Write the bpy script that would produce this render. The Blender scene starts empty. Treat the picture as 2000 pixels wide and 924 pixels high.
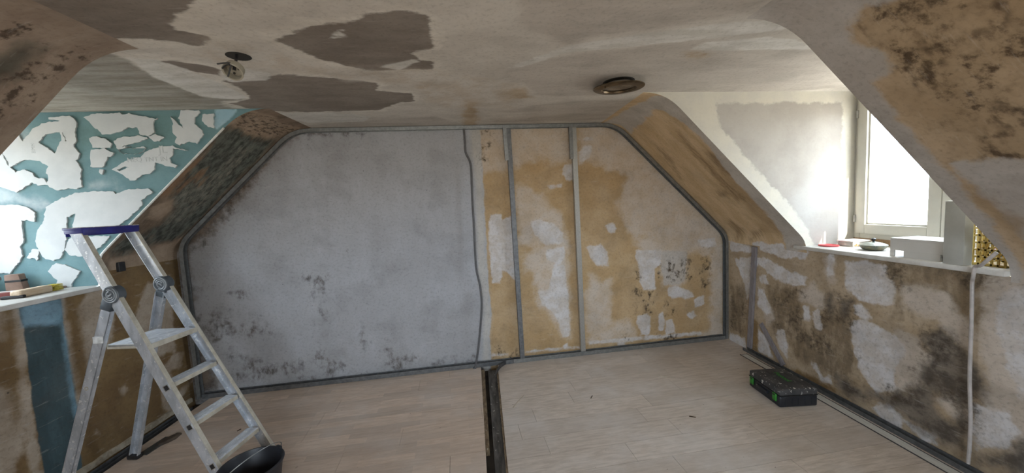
import bpy, bmesh, math, random
import numpy as np
from mathutils import Vector, Matrix

random.seed(7)
rng = np.random.default_rng(7)
SC = bpy.context.scene
COL = SC.collection

# ------------------------------------------------------------------ camera
F_PX = 722.0
PITCH, ROLL, YAW, CAM_H = 0.084191, -0.050385, 0.072199, 1.6
_cy, _sy, _cp, _sp = math.cos(YAW), math.sin(YAW), math.cos(PITCH), math.sin(PITCH)
FW = np.array([_sy * _cp, _cy * _cp, -_sp])
R0 = np.array([_cy, -_sy, 0.0])
U0 = np.cross(R0, FW)
RT = math.cos(ROLL) * R0 + math.sin(ROLL) * U0
UP = -math.sin(ROLL) * R0 + math.cos(ROLL) * U0
CAM = np.array([0, 0, CAM_H])
cam_d = bpy.data.cameras.new('camera')
cam_d.sensor_width = 36.0
cam_d.lens = F_PX / 2000 * 36.0
cam_d.clip_start = 0.02
cam_o = bpy.data.objects.new('camera', cam_d)
COL.objects.link(cam_o)
_m = Matrix.Identity(4)
for i in range(3):
    _m[i][0], _m[i][1], _m[i][2], _m[i][3] = RT[i], UP[i], -FW[i], CAM[i]
cam_o.matrix_world = _m
SC.camera = cam_o

# ------------------------------------------------------------------ world, sun, exposure
SKY = 12.8
SUN = 8.5
EXPOSURE = 0.72
SC.view_settings.view_transform = 'Standard'
SC.view_settings.look = 'None'
SC.view_settings.gamma = 1.0
SC.view_settings.use_curve_mapping = False
SC.view_settings.exposure = EXPOSURE
W = bpy.data.worlds.new('sky')
SC.world = W
W.use_nodes = True
nt = W.node_tree
bg = nt.nodes['Background']
tc = nt.nodes.new('ShaderNodeTexCoord')
sp = nt.nodes.new('ShaderNodeSeparateXYZ')
mr = nt.nodes.new('ShaderNodeMapRange')
mr.inputs[1].default_value = -0.04
mr.inputs[2].default_value = 0.04
mx = nt.nodes.new('ShaderNodeMix')
mx.data_type = 'RGBA'
mx.inputs[6].default_value = (0.50, 0.49, 0.45, 1)     # ground outside
mx.inputs[7].default_value = (0.75, 0.875, 1.0, 1)      # bright hazy sky
nt.links.new(tc.outputs['Generated'], sp.inputs[0])
nt.links.new(sp.outputs[2], mr.inputs[0])
nt.links.new(mr.outputs[0], mx.inputs[0])
nt.links.new(mx.outputs[2], bg.inputs[0])
bg.inputs[1].default_value = SKY
sd = bpy.data.lights.new('sun', 'SUN')
sd.energy = SUN
sd.angle = 0.009
sd.color = (1.0, 0.93, 0.82)
so = bpy.data.objects.new('sun', sd)
COL.objects.link(so)
so.location = (6, -4, 6)
so.rotation_euler = Vector((-0.37, 1.0, -0.74)).to_track_quat('-Z', 'Y').to_euler()


def portal(x, y, z, w, h, sgn):
    d = bpy.data.lights.new('window_portal', 'AREA')
    d.shape = 'RECTANGLE'
    d.size, d.size_y = w, h
    d.cycles.is_portal = True
    o = bpy.data.objects.new('window_portal', d)
    COL.objects.link(o)
    o.location = (x, y, z)
    o.rotation_euler = (Vector((-sgn, 0, 0)) if sgn else Vector((0, 1, 0))).to_track_quat('-Z', 'Y').to_euler()


# ------------------------------------------------------------------ pixel helpers
def ray(p):
    d = FW * F_PX + RT * (p[0] - 1000) - UP * (p[1] - 462)
    return d / np.linalg.norm(d)


def onz(p, z):
    d = ray(p)
    return CAM + d * (z - CAM_H) / d[2]


def onpl(p, P0, n):
    d = ray(p)
    return CAM + d * (np.dot(np.asarray(P0) - CAM, n) / np.dot(d, n))


CR = {'a': (0, 180, .368), 'b': (0, 430, .5349), 'c': (340, 180, .4111), 'd': (340, 540, .4157),
      'e': (860, 200, .5736), 'g': (1400, 430, .5348), 'h': (1280, 0, .5844), 'k': (0, 0, .5),
      'm': (900, 0, .4), 'n': (930, 230, .2705), 'o': (930, 460, .2814), 'p': (1150, 400, .3138),
      'q': (1420, 460, .3247), 'r': (1660, 480, .4802), 's': (180, 190, .3571), 't': (120, 690, .2532),
      'u': (0, 540, .4155), 'y': (0, 480, .1515), 'j': (1640, 0, .3681), 'l': (0, 0, .2489),
      'z': (1280, 170, .3356), 'f': (900, 690, .3), '': (0, 0, 1.0)}


def C(k, pts):
    a, b, s = CR[k]
    return [(a + s * x, b + s * y) for x, y in pts]


# ------------------------------------------------------------------ object helpers
def tag(o, label=None, cat=None, group=None, kind=None):
    if label: o['label'] = label
    if cat: o['category'] = cat
    if group: o['group'] = group
    if kind: o['kind'] = kind
    return o


def empty(name, loc=(0, 0, 0), rz=0.0):
    o = bpy.data.objects.new(name, None)
    o.empty_display_size = 0.05
    COL.objects.link(o)
    o.location = loc
    o.rotation_euler = (0, 0, rz)
    return o


def link(name, me, mat, parent=None):
    o = bpy.data.objects.new(name, me)
    COL.objects.link(o)
    if mat is not None and len(me.materials) == 0:
        me.materials.append(mat)
    if parent is not None:
        o.parent = parent
    return o


def obj(name, bm, mat, parent=None, smooth=False, loc=None, rot=None):
    me = bpy.data.meshes.new(name)
    bmesh.ops.recalc_face_normals(bm, faces=bm.faces[:])
    bm.to_mesh(me)
    bm.free()
    if smooth:
        for p in me.polygons: p.use_smooth = True
        try:
            me.set_sharp_from_angle(angle=math.radians(35))
        except Exception:
            pass
    o = link(name, me, mat, parent)
    if loc is not None: o.location = loc
    if rot is not None: o.rotation_euler = rot
    return o


def add_box(bm, c, s, M=None, bev=0.0, seg=2):
    r = bmesh.ops.create_cube(bm, size=1.0)
    vs = r['verts']
    for v in vs:
        v.co = Vector((v.co.x * s[0], v.co.y * s[1], v.co.z * s[2]))
    if bev > 0:
        es = list({e for v in vs for e in v.link_edges})
        rr = bmesh.ops.bevel(bm, geom=es, offset=bev, segments=seg, affect='EDGES', profile=0.5)
        vs = list({v for f in rr['faces'] for v in f.verts} | {v for v in vs if v.is_valid})
    for v in vs:
        co = v.co
        if M is not None: co = M @ co
        v.co = co + Vector(c)
    return vs


def box(c, s, M=None, bev=0.0, seg=2):
    bm = bmesh.new()
    add_box(bm, c, s, M, bev, seg)
    return bm


def frame_m(zdir, xdir):
    z = Vector(zdir).normalized()
    x = Vector(xdir)
    x = (x - z * x.dot(z)).normalized()
    y = z.cross(x)
    return Matrix((x, y, z)).transposed()


def add_beam(bm, p, q, w, d, xdir, bev=0.0):
    p, q = Vector(p), Vector(q)
    M = frame_m(q - p, xdir)
    return add_box(bm, (p + q) / 2, (w, d, (q - p).length), M, bev)


def beam(p, q, w, d, xdir, bev=0.0):
    bm = bmesh.new()
    add_beam(bm, p, q, w, d, xdir, bev)
    return bm


def add_tube(bm, pts, r, n=10, cap=True, radii=None):
    pts = [Vector(p) for p in pts]
    rings = []
    prev = None
    for i, p in enumerate(pts):
        t = (pts[min(i + 1, len(pts) - 1)] - pts[max(i - 1, 0)]).normalized()
        if prev is None:
            a = Vector((0, 0, 1)) if abs(t.z) < .9 else Vector((1, 0, 0))
            x = t.cross(a).normalized()
        else:
            x = (prev - t * prev.dot(t)).normalized()
        prev = x
        y = t.cross(x)
        rr = radii[i] if radii else r
        rings.append([bm.verts.new(p + x * rr * math.cos(2 * math.pi * k / n) + y * rr * math.sin(2 * math.pi * k / n)) for k in range(n)])
    for a, b in zip(rings, rings[1:]):
        for k in range(n):
            bm.faces.new((a[k], a[(k + 1) % n], b[(k + 1) % n], b[k]))
    if cap:
        bm.faces.new(rings[0]); bm.faces.new(rings[-1])


def tube(pts, r, n=10, cap=True, radii=None):
    bm = bmesh.new()
    add_tube(bm, pts, r, n, cap, radii)
    return bm


def add_lathe(bm, prof, n=40, M=None, c=(0, 0, 0), closed=False):
    rings = []
    for (r, z) in prof:
        ring = []
        for k in range(n):
            a = 2 * math.pi * k / n
            co = Vector((r * math.cos(a), r * math.sin(a), z))
            if M is not None: co = M @ co
            ring.append(bm.verts.new(co + Vector(c)))
        rings.append(ring)
    prs = list(zip(rings, rings[1:]))
    if closed: prs.append((rings[-1], rings[0]))
    for a, b in prs:
        for k in range(n):
            bm.faces.new((a[k], a[(k + 1) % n], b[(k + 1) % n], b[k]))
    if not closed:
        for ring, (r, z) in ((rings[0], prof[0]), (rings[-1], prof[-1])):
            if r > 1e-4: bm.faces.new(ring)


def lathe(prof, n=40, M=None, c=(0, 0, 0), closed=False):
    bm = bmesh.new()
    add_lathe(bm, prof, n, M, c, closed)
    return bm


def smooth_path(pts, n=8):
    P = [np.array(p, float) for p in pts]
    P = [2 * P[0] - P[1]] + P + [2 * P[-1] - P[-2]]
    out = []
    for i in range(1, len(P) - 2):
        for k in range(n):
            t = k / n
            out.append(.5 * ((2 * P[i]) + (P[i + 1] - P[i - 1]) * t + (2 * P[i - 1] - 5 * P[i] + 4 * P[i + 1] - P[i + 2]) * t * t
                             + (-P[i - 1] + 3 * P[i] - 3 * P[i + 1] + P[i + 2]) * t ** 3))
    out.append(P[-2])
    return out


def add_sweep(bm, path, nrm, sec, side):
    """path: 3D points, nrm: inward 3D normal at each, side: constant 3D dir; sec: closed list of (inward, sideways)"""
    rings = []
    for p, n in zip(path, nrm):
        rings.append([bm.verts.new(Vector(p + n * a + side * b)) for a, b in sec])
    m = len(sec)
    for a, b in zip(rings, rings[1:]):
        for k in range(m):
            bm.faces.new((a[k], a[(k + 1) % m], b[(k + 1) % m], b[k]))
    bm.faces.new(rings[0]); bm.faces.new(rings[-1])


def curve_mesh(name, outlines, depth, bevel=0.0):
    """2D outlines (holes allowed) filled and extruded: mesh in XY, thickness along Z (0..depth)"""
    cu = bpy.data.curves.new(name, 'CURVE')
    cu.dimensions = '2D'
    cu.fill_mode = 'BOTH'
    cu.extrude = depth / 2
    for pts in outlines:
        s = cu.splines.new('POLY')
        s.points.add(len(pts) - 1)
        for q, p in zip(s.points, pts): q.co = (p[0], p[1], 0, 1)
        s.use_cyclic_u = True
    o = bpy.data.objects.new(name, cu)
    COL.objects.link(o)
    dg = bpy.context.evaluated_depsgraph_get()
    me = bpy.data.meshes.new_from_object(o.evaluated_get(dg))
    bpy.data.objects.remove(o)
    bpy.data.curves.remove(cu)
    for v in me.vertices: v.co.z += depth / 2
    return me


def text_mesh(name, body, size, extrude=0.0005):
    cu = bpy.data.curves.new(name, 'FONT')
    cu.body = body
    cu.size = size
    cu.extrude = extrude
    cu.align_x = 'CENTER'
    cu.align_y = 'CENTER'
    o = bpy.data.objects.new(name, cu)
    COL.objects.link(o)
    dg = bpy.context.evaluated_depsgraph_get()
    me = bpy.data.meshes.new_from_object(o.evaluated_get(dg))
    bpy.data.objects.remove(o)
    bpy.data.curves.remove(cu)
    return me


# ------------------------------------------------------------------ materials
def _mix(nt, fac, a, b):
    m = nt.nodes.new('ShaderNodeMix')
    m.data_type = 'RGBA'
    for s, v in ((0, fac), (6, a), (7, b)):
        if isinstance(v, (int, float)): m.inputs[s].default_value = v
        elif isinstance(v, tuple): m.inputs[s].default_value = (*v[:3], 1)
        else: nt.links.new(v, m.inputs[s])
    return m.outputs[2]


def _math(nt, op, a, b=None, c=None):
    m = nt.nodes.new('ShaderNodeMath')
    m.operation = op
    for s, v in ((0, a), (1, b), (2, c)):
        if v is None: continue
        if isinstance(v, (int, float)): m.inputs[s].default_value = v
        else: nt.links.new(v, m.inputs[s])
    return m.outputs[0]


def _noise(nt, vec, scale, detail=5, rough=.6, dist=0.0):
    n = nt.nodes.new('ShaderNodeTexNoise')
    n.inputs['Scale'].default_value = scale
    n.inputs['Detail'].default_value = detail
    n.inputs['Roughness'].default_value = rough
    n.inputs['Distortion'].default_value = dist
    nt.links.new(vec, n.inputs['Vector'])
    return n.outputs['Fac']


def _ramp(nt, v, a, b, smooth=True):
    m = nt.nodes.new('ShaderNodeMapRange')
    m.interpolation_type = 'SMOOTHSTEP' if smooth else 'LINEAR'
    nt.links.new(v, m.inputs[0])
    m.inputs[1].default_value = a
    m.inputs[2].default_value = b
    return m.outputs[0]


def _map(nt, vec, sc=(1, 1, 1), rot=0.0, loc=(0, 0, 0)):
    m = nt.nodes.new('ShaderNodeMapping')
    m.inputs['Scale'].default_value = sc
    m.inputs['Rotation'].default_value = (0, 0, rot)
    m.inputs['Location'].default_value = loc
    nt.links.new(vec, m.inputs[0])
    return m.outputs[0]


def _new(name, rough=.8, metal=0.0):
    m = bpy.data.materials.new(name)
    m.use_nodes = True
    b = m.node_tree.nodes['Principled BSDF']
    b.inputs['Roughness'].default_value = rough
    b.inputs['Metallic'].default_value = metal
    return m, m.node_tree, b


def simple(name, a, b=None, scale=20, rough=.7, metal=0.0, bump=0.0, specks=None, stretch=(1, 1, 1), spec=None):
    m, nt, bs = _new(name, rough, metal)
    t = nt.nodes.new('ShaderNodeTexCoord').outputs['Object']
    v = _map(nt, t, stretch)
    n = _noise(nt, v, scale)
    b = b or tuple(x * .8 for x in a)
    col = _mix(nt, _ramp(nt, n, .35, .65), b, a)
    if specks:
        for (sc, th, colr, lo) in specks:
            k = _noise(nt, _map(nt, t, (1, 1, 1), 0, (lo, lo, lo)), sc, 3, .5)
            col = _mix(nt, _ramp(nt, k, th, th + .03), col, colr)
    nt.links.new(col, bs.inputs['Base Color'])
    if spec is not None: bs.inputs['Specular IOR Level'].default_value = spec
    if bump:
        bp = nt.nodes.new('ShaderNodeBump')
        bp.inputs['Strength'].default_value = bump
        bp.inputs['Distance'].default_value = 0.004
        nt.links.new(n, bp.inputs['Height'])
        nt.links.new(bp.outputs[0], bs.inputs['Normal'])
    return m


def layered(name, base, layers, rough=.92, bump=.35, grime=1.0):
    m, nt, bs = _new(name, rough)
    bs.inputs['Specular IOR Level'].default_value = .25
    at = nt.nodes.new('ShaderNodeAttribute')
    at.attribute_name = 'suv'
    suv = at.outputs['Vector']
    A, B, sc = base[:3]
    st = base[3] if len(base) > 3 else (1, 1, 1)
    n1 = _noise(nt, _map(nt, suv, st), sc, 6, .65)
    col = _mix(nt, _ramp(nt, n1, .36, .64), A, B)
    h = _noise(nt, suv, 9, 6, .6)
    for i, L in enumerate(layers):
        a = nt.nodes.new('ShaderNodeAttribute')
        a.attribute_name = 'L%d' % i
        n = _noise(nt, _map(nt, suv, L.get('st', (1, 1, 1)), L.get('rot', 0), (i * 3.7, i * 1.3, 0)), L.get('ns', 8), L.get('det', 6), L.get('nr', .62), L.get('dist', 0))
        val = _math(nt, 'ADD', _math(nt, 'MULTIPLY', a.outputs['Fac'], L.get('gain', 1.0)),
                    _math(nt, 'MULTIPLY', _math(nt, 'SUBTRACT', n, L.get('mid', .5)), 4 * L.get('amp', .02)))
        if L.get('off', 0): val = _math(nt, 'ADD', val, L['off'])
        soft = L.get('soft', .006)
        msk = _ramp(nt, val, -soft, soft)
        if 'mod' in L:
            ml = _noise(nt, _map(nt, suv, (1, 1, 1), 0, (i * 5.1, 7.7, 0)), L['mod'], 3, .55)
            msk = _math(nt, 'MULTIPLY', msk, _ramp(nt, ml, .46, .60))
        op = L.get('op', 1.0)
        c2 = L['A']
        if 'B' in L:
            nb = _noise(nt, _map(nt, suv, L.get('bst', L.get('st', (1, 1, 1))), L.get('rot', 0), (i * 1.1, i * 2.3, 0)), L.get('bs', 5), 6, .65)
            c2 = _mix(nt, _ramp(nt, nb, .38, .62), L['A'], L['B'])
        if op < 1: msk = _math(nt, 'MULTIPLY', msk, op)
        col = _mix(nt, msk, col, c2)
        if L.get('h', 0):
            h = _math(nt, 'ADD', h, _math(nt, 'MULTIPLY', msk, L['h']))
    g1 = _noise(nt, _map(nt, suv, (1, 1, 1), .3, (9, 4, 0)), 46, 5, .7)
    g2 = _noise(nt, _map(nt, suv, (1, 1, 1), .3, (2, 8, 0)), 3.2, 5, .6)
    g3 = _noise(nt, _map(nt, suv, (.7, 5, 1), .5, (5, 1, 0)), 9, 4, .7)
    col = _mix(nt, _math(nt, 'MULTIPLY', _ramp(nt, g1, .48, .70), .34 * grime), col, _mix(nt, .55, col, (.05, .04, .03)))
    col = _mix(nt, _math(nt, 'MULTIPLY', _ramp(nt, g2, .45, .68), .30 * grime), col, _mix(nt, .5, col, (.10, .085, .07)))
    col = _mix(nt, _math(nt, 'MULTIPLY', _ramp(nt, g3, .58, .72), .28 * grime), col, _mix(nt, .4, col, (.75, .73, .70)))
    nt.links.new(col, bs.inputs['Base Color'])
    bp = nt.nodes.new('ShaderNodeBump')
    bp.inputs['Strength'].default_value = bump
    bp.inputs['Distance'].default_value = 0.006
    nt.links.new(h, bp.inputs['Height'])
    nt.links.new(bp.outputs[0], bs.inputs['Normal'])
    return m


def sdf(pts, poly):
    """signed distance (positive inside) of points Nx2 to polygon"""
    P = np.asarray(poly, float)
    d2 = np.full(len(pts), 1e9)
    ins = np.zeros(len(pts), bool)
    x, y = pts[:, 0], pts[:, 1]
    for i in range(len(P)):
        a, b = P[i - 1], P[i]
        e = b - a
        w = pts - a
        t = np.clip((w @ e) / max(e @ e, 1e-12), 0, 1)
        q = w - t[:, None] * e
        d2 = np.minimum(d2, (q * q).sum(1))
        c = ((a[1] > y) != (b[1] > y))
        with np.errstate(divide='ignore', invalid='ignore'):
            xi = (b[0] - a[0]) * (y - a[1]) / (b[1] - a[1]) + a[0]
        ins ^= c & (x < xi)
    d = np.sqrt(d2)
    return np.where(ins, d, -d)


def surface(name, co, suv, nu, nv, mat_name, base, layers, tosuv, parent=None, rough=.92, bump=.35, kill=None, smooth=True):
    """co: (nu*nv,3) grid; suv: (nu*nv,2) metres on the surface; layer polygons come in photo pixels"""
    idx = np.arange(nu * nv).reshape(nu, nv)
    faces = np.stack([idx[:-1, :-1], idx[1:, :-1], idx[1:, 1:], idx[:-1, 1:]], -1).reshape(-1, 4)
    if kill is not None:
        cen = co[faces].mean(1)
        for (cx, cy, r) in kill:
            d = np.hypot(cen[:, 0] - cx, cen[:, 1] - cy)
            dead = d < r
            keepf = faces[~dead]
            bverts = np.intersect1d(np.unique(faces[dead]), np.unique(keepf))
            faces, cen = keepf, cen[~dead]
            for v in bverts:
                dx, dy = co[v, 0] - cx, co[v, 1] - cy
                k = r / max(math.hypot(dx, dy), 1e-6)
                co[v, 0], co[v, 1] = cx + dx * k, cy + dy * k
    me = bpy.data.meshes.new(name)
    me.from_pydata(co.tolist(), [], faces.tolist())
    me.update()
    a = me.attributes.new('suv', 'FLOAT_VECTOR', 'POINT')
    a.data.foreach_set('vector', np.column_stack([suv, np.zeros(len(suv))]).astype(np.float32).ravel())
    for i, L in enumerate(layers):
        d = np.full(len(suv), -9.0)
        for poly in L['P']:
            pp = [tosuv(p) for p in poly]
            d = np.maximum(d, sdf(suv, pp))
        for poly in L.get('N', []):
            pp = [tosuv(p) for p in poly]
            d = np.minimum(d, -sdf(suv, pp))
        d = np.clip(d, -L.get('lo', .4), L.get('hi', .15))
        a = me.attributes.new('L%d' % i, 'FLOAT', 'POINT')
        a.data.foreach_set('value', d.astype(np.float32))
    if smooth:
        me.polygons.foreach_set('use_smooth', [True] * len(me.polygons))
    m = layered(mat_name, base, layers, rough, bump, {'white_cheek': .3, 'turquoise_cheek': .3, 'mouldy_knee_wall': 1.6, 'ochre_knee_wall': 1.5, 'old_gable_wall': 1.25}.get(mat_name, 1.1))
    return link(name, me, m, parent)


def struct(o, label, cat):
    return tag(o, label, cat, kind='structure')


# ------------------------------------------------------------------ room dimensions (metres)
H = 2.38
XR, XL = 2.63, -2.73
CR_X, SR = 1.39, 0.97          # right slope leaves the ceiling here, fall per metre
CL_X, SL = -1.667, 0.956
ZKR = H - (XR - CR_X) * SR     # slope meets knee wall, right
ZKL = H - (CL_X - XL) * SL     # left
YB = -2.6                      # rear end of the room
SILL_R, SILL_L = 1.145, 1.185
XW_R, XW_L = 3.07, -3.46       # window planes
A3 = onz((384, 781), 0)
B3 = onz((1424, 662), 0)
GT = (B3 - A3) / np.linalg.norm(B3 - A3)
GN = np.array([-GT[1], GT[0], 0])       # points away from the room
G0 = A3 + GN * 0.065                    # gable wall surface
GANG = math.atan2(GT[1], GT[0])


def yg(x):
    return G0[1] + (x - G0[0]) * GT[1] / GT[0]


def yR_far(x): return 2.74 + (x - 1.5) * .08
def yL_far(x): return 2.83 + (x + 1.8) * .045
Y_R_NEAR, Y_L_NEAR = 1.645, 1.84


def bez(p, q, r, n=8):
    t = np.linspace(0, 1, n + 1)[:, None]
    p, q, r = map(np.array, (p, q, r))
    return (1 - t) ** 2 * p + 2 * t * (1 - t) * q + t * t * r


def slope_profile(sgn):
    cx, k, xw, zk = (CR_X, SR, XR, ZKR) if sgn > 0 else (CL_X, SL, XL, ZKL)
    d = np.array([sgn, -k]) / math.hypot(1, k)
    c = np.array([cx, H]); w = np.array([xw, zk])
    a = bez(c - np.array([sgn * .17, 0]), c, c + d * .17)
    b = bez(w - d * .09, w, w + np.array([0, -.09]), 6)
    n = int(np.linalg.norm((w - d * .09) - (c + d * .17)) / .02)
    mid = np.array([(c + d * .17) * (1 - t) + (w - d * .09) * t for t in np.linspace(0, 1, n + 1)])
    P = np.vstack([a[:-1], mid, b[1:]])
    s = np.concatenate([[0], np.cumsum(np.linalg.norm(np.diff(P, axis=0), axis=1))])
    j = len(a) - 1
    s = s - s[j] + .17          # s = distance from the ideal ceiling corner
    return P, s, c, d


PR, SRs, C_R, D_R = slope_profile(1)
PL, SLs, C_L, D_L = slope_profile(-1)


def slope_suv(sgn):
    c, d = (C_R, D_R) if sgn > 0 else (C_L, D_L)
    P0 = np.array([c[0], 0, c[1]])
    n = np.cross(np.array([d[0], 0, d[1]]), np.array([0, 1.0, 0]))

    def f(p):
        q = onpl(p, P0, n) - P0
        return (q[0] * d[0] + q[2] * d[1], q[1])
    return f


def grid_slope(sgn, y0f, y1f, dy=.02):
    P, s = (PR, SRs) if sgn > 0 else (PL, SLs)
    ny = max(3, int(abs(y1f(0) - y0f(0)) / dy))
    t = np.linspace(0, 1, ny)
    X = P[:, 0][:, None] + 0 * t
    Z = P[:, 1][:, None] + 0 * t
    y0 = np.array([y0f(x) for x in P[:, 0]])[:, None]
    y1 = np.array([y1f(x) for x in P[:, 0]])[:, None]
    Y = y0 + (y1 - y0) * t
    S = s[:, None] + 0 * t
    return np.stack([X, Y, Z], -1).reshape(-1, 3), np.stack([S, Y], -1).reshape(-1, 2), len(P), ny


# ------------------------------------------------------------------ colours of the old surfaces
PLASTER = (.62, .585, .53)
PLASTER2 = (.53, .495, .445)
TAN, TAN2 = (.51, .36, .195), (.60, .455, .29)
HAZE, HAZE2 = (.58, .48, .375), (.63, .56, .49)
WHITE, WHITE2 = (.69, .675, .68), (.60, .555, .515)
MOLD, MOLD2 = (.035, .028, .022), (.09, .065, .04)

# ================================================================== STRUCTURE
# ---- back gable wall
def gable_suv(p):
    q = onpl(p, G0, GN) - G0
    return (q @ GT, q[2])


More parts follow.
